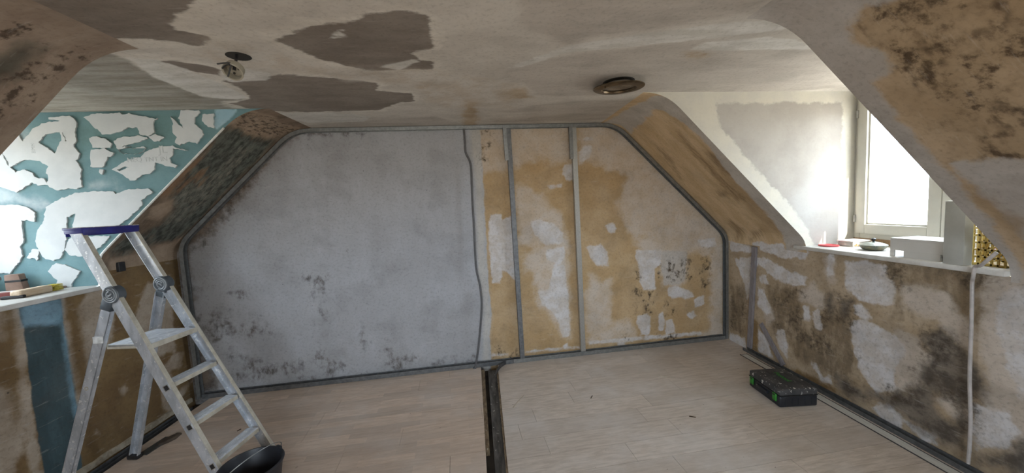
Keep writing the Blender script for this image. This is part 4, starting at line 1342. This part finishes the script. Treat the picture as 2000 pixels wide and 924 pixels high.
hp = Vector((HOLE1[0], HOLE1[1], H + .06)) - Vector(jc)
obj('supply_cable', tube(smooth_path([hp, hp * .6 + Vector((.0, 0, -.02)), Vector((.01, .0, .035)), Vector((0, 0, .0))], 6), .006, 8), M_BLK, root, True)

# ---- ceiling ring lamp
M_BRASS = simple('dark_bronze', (.18, .135, .085), (.10, .075, .05), 16, .28, .9)
M_CHR = simple('lamp_reflector', (.62, .60, .56), (.5, .48, .45), 20, .12, 1.0)
zl = H - .044
root = tag(empty('recessed_ceiling_light', (LAMP_C[0], LAMP_C[1], zl)), 'large bronze ring ceiling light hanging a little below its hole', 'light fitting')
tilt = Matrix.Rotation(math.radians(3), 3, 'X')
obj('trim_ring', lathe([(.108, .004), (.114, -.005), (.158, -.001), (.166, .004), (.166, .009), (.13, .013), (.108, .013)], 56, tilt, closed=True), M_BRASS, root, True)
obj('reflector', lathe([(.109, .006), (.092, .03), (.075, .065), (.045, .085), (.0001, .09), (.0001, .094), (.047, .089), (.079, .067), (.096, .032), (.113, .006)], 48, tilt), M_CHR, root, True)
bm = bmesh.new()
add_tube(bm, [(.02, -.01, .075), (.02, -.01, .03)], .018, 16); add_box(bm, (-.03, .0, .055), (.03, .02, .04), bev=.004)
obj('lamp_holder', bm, M_BLK, root, True)
obj('fixing_clip', box((-.118, -.075, -.010), (.008, .008, .018), bev=.002), M_BRASS, root)
obj('housing_lining', lathe([(.103, 0), (.103, .16), (.0001, .16)], 36), M_VOID, ceiling, True, loc=(LAMP_C[0], LAMP_C[1], H - .001))

# ================================================================== step ladder
M_ALU = simple('scuffed_aluminium', (.60, .63, .68), (.42, .45, .49), 18, .42, .5, specks=[(38, .63, (.76, .77, .78), 0), (80, .66, (.78, .78, .77), 5)], stretch=(1, 1, .5))
M_ALU_T = simple('pale_tread', (.68, .71, .76), (.50, .53, .58), 14, .5, .15, specks=[(40, .62, (.80, .81, .82), 2)], stretch=(1, 2, 1))  # paler, bluer metal for treads and platform, with paint specks
M_ALU_E = simple('warm_lit_edge', (.58, .55, .47), (.44, .41, .34), 22, .55, .25)  # beige tint paints warm light into the forward ladder edges
M_BLUE = simple('blue_tray_plastic', (.020, .022, .22), (.014, .015, .15), 14, .4)
M_SPECK = simple('paint_splattered_top', (.46, .44, .44), (.14, .13, .20), 26, .7, specks=[(60, .62, (.66, .64, .60), 0)])
M_GREYP = simple('grey_hinge_plastic', (.075, .09, .105), (.05, .06, .07), 12, .45)
OX, OY, LYAW, DZ, LEAN, W0, W1, ZT, ZH, RR, WR = -1.471, 2.27, 1.446, .231, .483, .164, .026, 1.592, 1.223, .45, .198
lad = tag(empty('step_ladder', (OX, OY, 0), LYAW), 'paint spattered aluminium step ladder with blue top beside ochre wall', 'ladder')


def lf(s, z): return Vector((s * (W0 - W1 * z), LEAN * z, z))


rail_dir = Vector((0, LEAN, 1)).normalized()
fore = Vector((0, 1, -LEAN)).normalized()       # across the rail, towards the rear
for s in (-1, 1):
    a, b = lf(s, .022), lf(s, ZT)
    off = Vector((s * .0125, 0, 0)) + fore * .018
    bm = bmesh.new()
    # C shaped rail: web outside, flanges front and back
    p, q = a + off, b + off
    add_beam(bm, p + Vector((s * .010, 0, 0)), q + Vector((s * .010, 0, 0)), .004, .066, (1, 0, 0), .0006)
    add_beam(bm, p + fore * .031, q + fore * .031, .024, .004, (1, 0, 0), .0006)
    r = obj('front_rail', bm, M_ALU, lad)
    obj('rail_edge', beam(p - fore * .031, q - fore * .031, .024, .004, (1, 0, 0), .0006), M_ALU_E, r)
    # rear leg
    h0 = Vector((s * (W0 - W1 * ZH + .012), LEAN * ZH + .03, ZH - .01))
    ft = Vector((s * WR, LEAN * ZH + RR, .022))
    d = (ft - h0).normalized()
    bm = bmesh.new()
    rear_n = Vector((0, 1, 0)) - d * d.y
    rear_n.normalize()
    sx = d.cross(rear_n).normalized()
    if sx.x * s < 0: sx = -sx
    h1 = h0 + d * .06
    add_beam(bm, h1 + sx * .010, ft + sx * .010, .004, .058, sx, .0006)
    add_beam(bm, h1 - rear_n * .027, ft - rear_n * .027, .024, .004, sx, .0006)
    add_beam(bm, h1 + rear_n * .027, ft + rear_n * .027, .024, .004, sx, .0006)
    leg = obj('rear_leg', bm, M_ALU, lad)
    bm = bmesh.new()
    c_ = h0.lerp(ft, .44) + sx * .0125
    Mr = frame_m(sx, d)
    add_lathe(bm, [(.011, 0), (.011, .003), (.006, .003), (.006, .0)], 16, Mr, c_, closed=True)
    obj('rivet', bm, M_ALU_E, leg)
    if s < 0:
        c_ = h0.lerp(ft, .21) + sx * .0135
        obj('tape_scrap', box(c_, (.062, .04, .002), frame_m(sx, rear_n + d * .4), bev=.0006), simple('dirty_tape', (.66, .67, .66), (.45, .45, .44), 30, .7), leg)
    # feet
    obj('foot', box((ft.x + s * .004, ft.y + .005, .014), (.04, .078, .028), bev=.006), M_BLK, lad, True)
    fo = lf(s, .016) + off
    obj('foot', box((fo.x, fo.y - .002, .014), (.034, .08, .028), bev=.006), M_BLK, lad, True)
    # hinge: round plastic plate with raised spiral
    hc = lf(s, ZH) + off + Vector((s * .0125, 0, 0))
    Mh = frame_m((s, 0, 0), (0, 1, 0))
    bm = bmesh.new()
    add_lathe(bm, [(.0001, -.040), (.046, -.040), (.049, -.036), (.049, .004), (.046, .007), (.0001, .007)], 36, Mh, hc)
    lk = hc + (h1 + sx * .012 - hc) * .5
    add_beam(bm, hc + Vector((-s * .008, .018, -.01)), h1 + sx * .006 + d * .03, .024, .062, sx, .004)
    hg = obj('hinge', bm, M_GREYP, lad, True)
    bm = bmesh.new()
    for zf in ((.008,) if s < 0 else (.008, -.042)):
        for r0, a0, a1 in ((.041, -60, 240), (.030, 20, 300), (.019, -90, 150)):
            add_tube(bm, [hc + Mh @ Vector((r0 * math.cos(math.radians(t)), r0 * math.sin(math.radians(t)), zf)) for t in range(a0, a1 + 1, 12)], .0036, 6)
        add_tube(bm, [hc + Mh @ Vector((r0, r1, zf)) for r0, r1 in ((-.012, -.008), (.0, .004), (.012, .004))], .004, 6)
    obj('hinge_rib', bm, simple('hinge_rib_light', (.34, .37, .39), (.25, .27, .29), 20, .45), hg, True)
    # square rung ends on the outer face of the rail
    for k in (1, 2, 3):
        c_ = lf(s, DZ * k - .012) + off + Vector((s * .0125, 0, 0)) - fore * .006
        Mq = frame_m(rail_dir, (1, 0, 0))
        bm = bmesh.new()
        for dx, dz, sx_, sz_ in ((-.015, 0, .004, .034), (.015, 0, .004, .034), (0, .015, .034, .004), (0, -.015, .034, .004)):
            add_box(bm, c_ + Mq @ Vector((0, dx, dz)), (.005, sx_, sz_), Mq)
        e = obj('rung_end', bm, M_GALV_L, r)
        obj('rung_plug', box(c_, (.002, .029, .029), Mq), M_BLK, r)
for k in (1, 2, 3):
    z = DZ * k
    w = W0 - W1 * z
    y = LEAN * z
    bm = bmesh.new()
    add_box(bm, (0, y + .030, z - .003), (2 * w, .078, .006), bev=.0015)
    st_ = obj('step', bm, M_ALU_T, lad, True)
    bm = bmesh.new()
    add_box(bm, (0, y - .007, z - .014), (2 * w, .005, .026), bev=.001)
    add_box(bm, (0, y + .066, z - .013), (2 * w, .005, .022), bev=.001)
    obj('step_edge', bm, M_ALU_E, st_)
    bm = bmesh.new()
    for j in range(5): add_box(bm, (0, y + .004 + j * .013, z + .0006), (2 * w - .004, .003, .0014))
    obj('step_groove', bm, M_ALU_T, st_)
z = DZ * 4
w = W0 - W1 * z
bm = box((0, LEAN * z + .115, z - .008), (2 * w - .002, .27, .016), bev=.004)
pf = obj('platform', bm, M_ALU_T, lad, True)
bm = bmesh.new()
add_box(bm, (0, LEAN * z - .022, z - .014), (2 * w, .005, .03), bev=.001)
add_box(bm, (0, LEAN * z + .252, z - .012), (2 * w, .004, .026), bev=.001)
for s in (-1, 1): add_box(bm, (s * (w - .003), LEAN * z + .115, z - .014), (.004, .27, .024), bev=.001)
obj('platform_edge', bm, M_ALU_E, pf)
wt = W0 - W1 * ZT
bm = bmesh.new()
yc = LEAN * ZT + .015
add_box(bm, (-.004, yc, ZT - .002), (2 * wt + .062, .115, .008), bev=.003)
add_box(bm, (-.004, yc - .055, ZT - .02), (2 * wt + .045, .006, .036), bev=.002); add_box(bm, (.0, yc + .055, ZT - .022), (2 * wt + .045, .006, .045), bev=.002)
for s in (-1, 1): add_box(bm, (s * (wt + .024) - .002, yc, ZT - .014), (.008, .11, .028), bev=.002)
tp = obj('top_tray', bm, M_BLUE, lad, True)
bm = box((-.004, yc, ZT + .004), (2 * wt + .060, .111, .004), bev=.001)
obj('paint_splatter', bm, M_SPECK, tp, True)

# ================================================================== bucket
bc = onz((490, 906), .27)
bk = tag(empty('bucket', (bc[0], bc[1], 0)), 'black plastic builders bucket with wire handle at foot of step ladder', 'bucket')
M_BUCK = simple('black_bucket_plastic', (.022, .024, .030), (.014, .015, .019), 14, .45, specks=[(40, .73, (.25, .25, .26), 0)])
RB, RT_, HB = .105, .150, .27
bm = lathe([(.0001, 0), (RB, 0), (RB + .004, .004), (RT_ - .004, HB - .03), (RT_ - .003, HB - .012), (RT_ + .006, HB - .010), (RT_ + .008, HB - .004), (RT_ + .004, HB), (RT_ - .003, HB), (RT_ - .008, HB - .012), (RB - .004, .012), (.0001, .010)], 56)
obj('bucket_body', bm, M_BUCK, bk, True)
hd = math.radians(62)
ex = Vector((math.cos(hd), math.sin(hd), 0))
for s in (-1, 1):
    bm = bmesh.new()
    M_ = frame_m(ex, (0, 0, 1))
    add_box(bm, ex * s * (RT_ + .006) + Vector((0, 0, HB - .018)), (.045, .04, .018), M_, bev=.006)
    obj('handle_ear', bm, M_BUCK, bk, True)
fallv = Vector((ex.y, -ex.x, 0))
wire = []
for t in np.linspace(0, math.pi, 30):
    r = RT_ + .012
    wire.append(ex * (r * math.cos(t)) + (fallv * .66 + Vector((0, 0, .75))) * (.145 * math.sin(t)) + Vector((0, 0, HB - .010)))
obj('wire_handle', tube(wire, .0026, 8), M_GALV, bk, True)

# ================================================================== tool case
M_CASE = simple('black_case_plastic', (.022, .025, .032), (.014, .016, .021), 12, .42, specks=[(26, .72, (.55, .54, .52), 0), (70, .73, (.40, .40, .40), 3)])
M_CASE_T = simple('dusty_black_lid', (.065, .064, .066), (.032, .033, .036), 9, .6, specks=[(26, .655, (.60, .58, .55), 0), (55, .66, (.42, .42, .41), 3)])
M_GREEN = simple('green_plastic', (.035, .26, .03), (.025, .18, .022), 20, .4)
ca, cb = onz((1523, 797), 0), onz((1594, 793), 0)
cang = math.atan2(cb[1] - ca[1], cb[0] - ca[0])
CW, CD, CH = .285, .35, .135
ctr = ca + np.array([math.cos(cang) * CW / 2 - math.sin(cang) * CD / 2, math.sin(cang) * CW / 2 + math.cos(cang) * CD / 2, 0])
tcx = tag(empty('tool_case', (ctr[0], ctr[1], 0), cang), 'paint specked black plastic tool case with green latches lying on floor', 'tool case')
obj('case_body', box((0, 0, .043), (CW, CD, .086), bev=.012, seg=3), M_CASE, tcx, True)
lid = obj('case_lid', box((0, 0, .112), (CW, CD, .050), bev=.012, seg=3), M_CASE_T, tcx, True)
obj('lid_seam', box((0, 0, .0865), (CW + .003, CD + .003, .005), bev=.001), M_BLK, tcx)
bm = bmesh.new()
for k in range(4): add_box(bm, (-CW / 2 + .055 + k * .058, 0, .1372), (.008, CD * .78, .002), bev=.0008)
obj('lid_rib', bm, M_CASE_T, lid)
obj('logo_plate', box((.02, .02, .1376), (.075, .16, .002), bev=.0008), M_CASE, lid)
me = text_mesh('logo_lettering', 'Festool', .052, .0008)
lo_ = link('logo_lettering', me, M_GREEN, lid)
lo_.location = (.02, .02, .1395); lo_.rotation_euler = (0, 0, -math.pi / 2)
for y in (-.125, .135):
    lt = obj('latch', box((-CW / 2 - .004, y, .062), (.012, .042, .058), bev=.006, seg=3), M_GREEN, tcx, True)
    obj('latch_slot', box((-CW / 2 - .0108, y, .082), (.002, .024, .010), bev=.0008), M_BLK, lt)
bm = bmesh.new()
add_box(bm, (-CW / 2 - .012, .005, .06), (.016, .115, .022), bev=.006)
for y in (-.05, .06): add_box(bm, (-CW / 2 - .006, y, .06), (.02, .016, .022), bev=.004)
obj('carry_handle', bm, M_CASE, tcx, True)
for k in range(5): obj('front_rib', box((-CW * .34 + k * CW * .17, -CD / 2 - .0005, .045), (.006, .004, .06), bev=.001), M_CASE, tcx)

# ================================================================== profiles along the right wall
def long_profile(name, x0, x1, y0, y1, h, mat, label, z=0.0005, inner=None, w=.05):
    """U channel lying on the floor, from (x0,y0) near end to (x1,y1) far end"""
    org = np.array([x0, y0, z])
    d = np.array([x1 - x0, y1 - y0, 0]); L = np.linalg.norm(d); d = d / L
    n = np.array([-d[1], d[0], 0])
    t = .0018
    sec = [(-w / 2, 0), (w / 2, 0), (w / 2, h), (w / 2 - t, h), (w / 2 - t, t), (-w / 2 + t, t), (-w / 2 + t, h), (-w / 2, h)]
    bm = bmesh.new()
    rings = [[bm.verts.new(Vector(d * s + n * a + np.array([0, 0, b]))) for a, b in sec] for s in (0, L)]
    for k in range(8): bm.faces.new((rings[0][k], rings[0][(k + 1) % 8], rings[1][(k + 1) % 8], rings[1][k]))
    bm.faces.new(rings[0]); bm.faces.new(rings[1])
    o = tag(obj(name, bm, mat, loc=org), label, 'metal profile')
    if inner is not None:
        bm = bmesh.new()
        rings = [[bm.verts.new(Vector(d * s + n * a + np.array([0, 0, b]))) for a, b in ((-w / 2 + .003, .0019), (w / 2 - .003, .0019), (w / 2 - .003, .0035), (-w / 2 + .003, .0035))] for s in (.01, L - .01)]
        for k in range(4): bm.faces.new((rings[0][k], rings[0][(k + 1) % 4], rings[1][(k + 1) % 4], rings[1][k]))
        bm.faces.new(rings[0]); bm.faces.new(rings[1])
        obj('inner_web', bm, inner, o)
    return o


long_profile('steel_channel', 2.592, 2.592, .2, 3.50, .03, M_GALV_D, 'dark steel channel lying against foot of mouldy low wall')
long_profile('steel_channel', 2.515, 2.500, .2, 3.40, .007, simple('dark_edge_steel', (.10, .10, .105), (.07, .07, .075), 20, .5, .5), 'loose steel channel with bright inside lying beside tool case', inner=simple('bright_web', (.66, .66, .62), (.54, .54, .51), 30, .5, .0, stretch=(5, .5, 1)), w=.072)

# battens on the right wall
M_BAT = simple('grey_lilac_batten', (.27, .245, .255), (.20, .18, .185), 18, .7, stretch=(4, 4, .8))


def on_wall_r(p, x): return onpl(p, (x, 0, 0), np.array([1.0, 0, 0]))


a_, b_ = on_wall_r((1474, 482), XR - .012), on_wall_r((1464, 688), XR - .012)
b_[2] = .035
o = obj('batten', beam(Vector((0, 0, 0)), Vector(a_ - b_), .055, .022, (0, 1, 0), .002), M_BAT, loc=b_)
tag(o, 'upright grey batten fixed on mouldy low wall near gable corner', 'batten')
a_, b_ = on_wall_r((1486, 632), XR - .008), on_wall_r((1530, 716), XR - .010)
b_[2] = max(b_[2], .035)
o = obj('batten', beam(Vector((0, 0, 0)), Vector(a_ - b_), .05, .012, (0, 1, .5), .002), M_BAT, loc=b_)
tag(o, 'slanting grey batten leaning from upright batten to floor behind tool case', 'batten')

# white cable over the sill
M_WCAB = simple('white_cable', (.50, .46, .44), (.40, .37, .35), 20, .5)
pc = C('r', [(500, 100), (497, 150), (496, 220), (494, 320), (490, 430), (487, 540), (489, 640), (490, 720), (486, 820), (480, 890)])
P_ = [on_wall_r(p, XR - .030 if i < 9 else XR - .03) for i, p in enumerate(pc)]
P_[-1][2] = .045
yq = P_[0][1]
nY = np.array([0, 1.0, 0])
top = [onpl(p, (0, y, 0), nY) for p, y in (((1947, 493), 1.660), ((1930, 507), 1.685), ((1915, 519), 1.718))]
yq = on_wall_r((1902, 532), XR - .05)[1]
top += [np.array([XR - .050, yq - .004, SILL_R + .006]), np.array([XR - .053, yq, SILL_R - .05])]
P_ = smooth_path(top + P_[1:], 6)
org = P_[-1].copy()
tag(obj('white_cable', tube([p - org for p in P_], .0085, 10), M_WCAB, None, True, loc=org), 'white cable hanging over sill edge down the mouldy wall', 'cable')

# ================================================================== things on the right sill
ZS = SILL_R + .0005
# red lid
p0, p1 = onz((1598, 475), ZS), onz((1640, 478), ZS)
M_RED = simple('red_plastic', (.50, .055, .06), (.40, .04, .05), 12, .4)
o = obj('red_plastic_lid', lathe([(.0001, .0), (.062, .0), (.066, .004), (.066, .010), (.060, .012), (.056, .008), (.0001, .007)], 36), M_RED, None, True, loc=(2.745, 2.755, ZS))
tag(o, 'flat red plastic lid on window sill beside clear tub', 'lid')
tub = tag(empty('clear_tub', (2.90, 2.70, ZS), .1), 'clear plastic tub of small screws with white lid on window sill', 'tub')
m, nt_, bs_ = _new('milky_plastic', .25)
bs_.inputs['Base Color'].default_value = (.80, .78, .74, 1); bs_.inputs['Transmission Weight'].default_value = .6
obj('tub_body', box((0, 0, .019), (.16, .12, .038), bev=.01, seg=3), m, tub, True)
obj('tub_lid', box((0, 0, .042), (.17, .13, .010), bev=.004), simple('white_lid', (.74, .70, .66), (.68, .64, .60), 10, .4), tub, True)
bm = bmesh.new()
for _k in range(26):
    add_box(bm, (random.uniform(-.065, .065), -.0605, random.uniform(.006, .02)), (.012, .003, .005), Matrix.Rotation(random.uniform(-.6, .6), 3, 'Y'))
obj('screw_heap', bm, simple('brassy_screws', (.50, .32, .10), (.38, .22, .06), 20, .4, .6), tub)['kind'] = 'stuff'
# ornamental lidded dish
dish = tag(empty('lidded_dish', (2.80, 2.46, ZS)), 'small dark green lidded dish with round knob on window sill', 'dish')
M_DISH = simple('glazed_dark_dish', (.10, .11, .085), (.20, .17, .10), 26, .3, specks=[(30, .66, (.42, .36, .22), 0)])
obj('dish_bowl', lathe([(.0001, 0), (.052, 0), (.072, .010), (.084, .026), (.086, .038), (.080, .040), (.0001, .038)], 44), M_DISH, dish, True)
obj('dish_lid', lathe([(.0001, .040), (.088, .040), (.089, .044), (.072, .054), (.040, .064), (.014, .069), (.0001, .070)], 44), simple('grey_green_lid', (.30, .31, .26), (.20, .22, .18), 22, .3, specks=[(34, .64, (.10, .10, .08), 0)]), dish, True)
obj('knob', lathe([(.0001, .068), (.010, .068), (.008, .075), (.015, .084), (.015, .092), (.008, .098), (.0001, .099)], 24), M_BLK, dish, True)
dish.scale = (.88, .88, .88)
# white box with feet
M_WB = simple('white_board', (.60, .585, .55), (.56, .545, .51), 8, .6)
wb = tag(empty('white_box', (2.73, 2.075, ZS), .0), 'low white board box with cut out feet lying on window sill', 'box')
bm = bmesh.new()
X0, X1, Yn, Yf = -.085, .115, -.145, .145
add_box(bm, ((X0 + X1) / 2, 0, .112), (X1 - X0, Yf - Yn, .014), bev=.002)
obj('top_panel', bm, M_WB, wb)
bm = bmesh.new()
add_box(bm, (X0 + .006, 0, .0725), (.012, Yf - Yn, .065), bev=.001)
add_box(bm, (X0 + .006, Yf - .012, .02), (.012, .024, .04), bev=.001)
add_box(bm, (X0 + .006, -.03, .02), (.012, .19, .04), bev=.001)
obj('front_panel', bm, M_WB, wb)
obj('back_panel', box((X1 - .006, 0, .0525), (.012, Yf - Yn, .105), bev=.001), M_WB, wb)
for y in (Yn + .006, Yf - .006):
    obj('side_panel', box(((X0 + X1) / 2, y, .06 if y < 0 else .0725), (X1 - X0 - .025, .012, .09 if y < 0 else .065), bev=.001), M_WB, wb)
# tall white block with yellow honeycomb core
tb = tag(empty('white_block', (2.630, 1.862, ZS), .0), 'tall grey white block standing on sill in front of yellow crate', 'block')
bm = box((0, 0, .175), (.055, .092, .35), bev=.003)
obj('block_body', bm, simple('greyish_panel', (.46, .465, .43), (.42, .425, .39), 8, .6), tb, True)
obj('edge_cap', box((0, 0, .352), (.056, .093, .006), bev=.001), M_WB, tb)
# yellow crate: open lattice
M_YEL = simple('yellow_plastic', (.55, .40, .11), (.44, .30, .07), 14, .45)
cr = tag(empty('yellow_crate', (2.755, 1.765, ZS), .0), 'yellow latticed plastic crate on sill behind tall white block', 'crate')
Wd, Dp, Hh = .15, .13, .33
for nm, c_, along in (('lattice_side', (0, Dp / 2, 0), 'x'), ('lattice_side', (0, -Dp / 2, 0), 'x'), ('lattice_side', (-Wd / 2, 0, 0), 'y'), ('lattice_side', (Wd / 2, 0, 0), 'y')):
    bm = bmesh.new()
    ln = Wd if along == 'x' else Dp
    for k in range(6):
        t = -ln / 2 + ln * k / 5
        s_ = (.009, .007, Hh)
        c2 = (c_[0] + (t if along == 'x' else 0), c_[1] + (0 if along == 'x' else t), Hh / 2)
        add_box(bm, c2, s_ if along == 'x' else (.007, .009, Hh))
    for k in range(9):
        zz = .008 + (Hh - .016) * k / 8
        add_box(bm, (c_[0], c_[1], zz), (ln, .007, .010) if along == 'x' else (.007, ln, .010))
    obj(nm, bm, M_YEL, cr)
obj('crate_base', box((0, 0, .004), (Wd, Dp, .008)), M_YEL, cr)
# plank and tray of odds and ends next to the crate
o = obj('wood_strip', box((0, 0, .009), (.18, .035, .018), Matrix.Rotation(.02, 3, 'Z'), bev=.002), simple('pale_wood', (.52, .38, .20), (.42, .29, .14), 16, .7, stretch=(1, 8, 8)), loc=(2.945, 1.765, ZS))
tag(o, 'short pale wood strip lying on sill under the yellow crate side', 'wood strip')
tray = tag(empty('dark_tray', (2.955, 1.895, ZS + .0), .0), 'dark grey tray of cables and red clip on sill behind cable', 'tray')
bm = bmesh.new()
add_box(bm, (0, 0, .006), (.16, .10, .012), bev=.003)
for s in (-1, 1):
    add_box(bm, (s * .078, 0, .03), (.006, .10, .05), bev=.002); add_box(bm, (0, s * .048, .03), (.16, .006, .05), bev=.002)
obj('tray_shell', bm, simple('dark_grey_tray', (.12, .13, .13), (.08, .09, .09), 10, .5), tray, True)
obj('cable_coil', tube([(.05 * math.cos(t), .03 * math.sin(t), .035 + .0012 * t) for t in np.linspace(0, 6 * math.pi, 60)], .004, 6), M_BLK, tray, True)
obj('red_clip', box((-.05, -.02, .058), (.04, .02, .02), bev=.004), M_RED, tray, True)

# ================================================================== things on the left sill
ZL = SILL_L + .0005
brush = tag(empty('paint_brush', (0, 0, 0)), 'wide pale wood brush with yellow bristles lying on white sill', 'brush')
b0, b1 = onz((30, 577), ZL + .02), onz((106, 562), ZL + .02)
brush.location = (*(b0 + b1)[:2] / 2, ZL)
L_ = np.linalg.norm((b1 - b0)[:2]); ang = math.atan2((b1 - b0)[1], (b1 - b0)[0])
brush.rotation_euler = (0, 0, ang)
obj('handle', box((-.02, 0, .024), (L_ * .86, .06, .046), bev=.012, seg=3), simple('pale_brush_wood', (.60, .48, .35), (.50, .37, .24), 14, .6, stretch=(1, 6, 6)), brush, True)
bm = bmesh.new()
for i in range(9):
    for j in range(5):
        add_box(bm, (L_ * .42 + .018, -.026 + i * .0065, .006 + j * .0085), (.05 + random.uniform(-.006, .006), .0045, .0055))
obj('bristles', bm, simple('yellow_bristles', (.55, .45, .06), (.40, .32, .04), 40, .8), brush)['kind'] = 'stuff'
# small cardboard carton leaning
pcn = onz((68, 555), ZL)
ct = tag(empty('cardboard_carton', (-3.17, 2.715, ZL), .25), 'small brown carton with black band standing on clutter on white sill', 'carton')
bm = bmesh.new()
vs_ = add_box(bm, (0, 0, .06), (.09, .05, .12), bev=.003)
for v in bm.verts:
    if v.co.z > .06: v.co.x = v.co.x * .78 - .008
obj('carton_body', bm, simple('brown_card', (.26, .17, .13), (.20, .13, .10), 10, .8), ct, True)
bm = box((-.003, 0, .075), (.080, .0525, .014), bev=.001)
obj('black_band', bm, M_BLK, ct)
# roll of tape, flat clamp, red packet, black grip
pt = onz((95, 556), ZL)
o = obj('flat_scraper', box((0, 0, .008), (.15, .05, .014), bev=.004), simple('dirty_scraper', (.24, .18, .15), (.14, .10, .09), 20, .6), loc=(-2.99, 2.735, ZL), rot=(0, 0, .05))
tag(o, 'dirty flat scraper lying behind brush on white sill', 'scraper')
pr_ = onz((5, 585), ZL)
rp = tag(empty('red_packet', (pr_[0] - .03, pr_[1] + .03, ZL), .35), 'red and white packet on white sill beside brush end', 'packet')
obj('packet_body', box((0, 0, .02), (.14, .09, .04), bev=.006), simple('dark_red_card', (.22, .05, .045), (.10, .03, .03), 12, .6), rp, True)
obj('white_stripe', box((0, 0, .041), (.12, .03, .003), bev=.001), simple('white_print', (.66, .62, .60), None, 10, .6), rp)
pg = onz((12, 570), ZL)
o_ = tag(empty('black_pliers', (-3.33, 2.70, ZL), -.1), 'black handled tool lying upright against clutter on white sill', 'tool')
bm = bmesh.new()
add_tube(bm, smooth_path([(-.09, 0, .075), (-.04, .0, .095), (.02, 0, .085), (.055, 0, .095)], 6), .014, 10)
add_tube(bm, smooth_path([(-.09, .0, .012), (-.03, .0, .03), (.0, 0, .085)], 6), .012, 10)
obj('grip', bm, simple('black_rubber_grip', (.03, .022, .026), (.018, .014, .016), 14, .6), o_, True)
obj('jaw', box((.07, 0, .098), (.04, .012, .022), bev=.003), M_GALV_D, o_, True)
pk = onz((32, 583), ZL)
o = obj('black_knife', box((0, 0, .010), (.10, .028, .019), Matrix.Rotation(.3, 3, 'Z'), bev=.006), M_BLK, None, True, loc=(pk[0] - .01, pk[1] - .005, ZL))
tag(o, 'stubby black knife handle lying in front of brush on white sill', 'knife')

# ================================================================== left wall trench and small things
# steel rails and rubbish in the trench along the left wall
for (xx, y0, y1, hh, lab) in ((-2.668, .3, 3.32, .055, 'dark steel channel in trench against plaster ledge'), (-2.605, .3, 2.95, .05, 'dull steel channel in trench next to laminate edge')):
    o = long_profile('steel_channel', xx, xx, y0, y1, hh, M_GALV_D, lab, z=-.0748)
pd = onz((330, 860), 0)
bm = bmesh.new()
n_ = 14
ring = []
for k in range(n_):
    a_ = 2 * math.pi * k / n_
    ring.append((.10 * math.cos(a_) * random.uniform(.8, 1.1), .035 * math.sin(a_) * random.uniform(.75, 1.15)))
top_ = [bm.verts.new((x * .7, y * .7, .014 + random.uniform(-.004, .006))) for x, y in ring]
low_ = [bm.verts.new((x, y, .0008)) for x, y in ring]
for k in range(n_): bm.faces.new((low_[k], low_[(k + 1) % n_], top_[(k + 1) % n_], top_[k]))
bm.faces.new(top_); bm.faces.new(low_[::-1])
tag(obj('crumpled_rag', bm, simple('dark_rag', (.09, .065, .045), (.05, .035, .025), 20, .95), None, True, loc=(pd[0], pd[1], .0), rot=(0, 0, 1.2)), 'dark crumpled rag on laminate floor behind ladder', 'rag')
pw_ = onz((300, 872), 0)
tag(obj('dark_plate', box((0, 0, .004), (.20, .07, .006), bev=.002), simple('dark_sheet', (.06, .06, .055), (.04, .04, .036), 12, .7), loc=(pw_[0] + .02, pw_[1], .0002), rot=(0, 0, 1.45)), 'flat dark sheet offcut on floor by rear ladder foot', 'sheet')
# black bracket on the left wall
pbk = onpl((236, 521), (XL + .012, 0, 0), np.array([1.0, 0, 0]))
tag(obj('wall_bracket', box((0, 0, 0), (.024, .05, .07), bev=.003), M_BLK, loc=pbk), 'small black bracket fixed on ochre wall between ladder rails', 'bracket')
# wood chips and splinters on the floor
M_CHIP = simple('pale_splinter', (.52, .46, .38), (.42, .36, .28), 30, .8)
M_DCH = simple('dark_splinter', (.06, .035, .02), (.04, .025, .015), 30, .8)
for pa, pb, mt, lab in (((1002, 796), (1024, 772), M_CHIP, 'pale wood splinter on grey brown planks near curled strip'),
                        ((1285, 734), (1313, 737), M_CHIP, 'pale thin splinter on grey brown planks before gable wall'),
                        ((1346, 813), (1359, 815), M_DCH, 'small dark splinter on grey brown planks'),
                        ((1154, 778), (1157, 773), M_DCH, 'tiny dark chip on grey brown planks'),
                        ((463, 842), (471, 838), M_DCH, 'small dark splinter on laminate beside ladder step')):
    a_, b_ = onz(pa, .003), onz(pb, .003)
    c_ = (a_ + b_) / 2
    tag(obj('wood_splinter', beam(Vector(a_ - c_), Vector(b_ - c_), .006, .004, (0, 0, 1), .001), mt, loc=c_), lab, 'splinter')
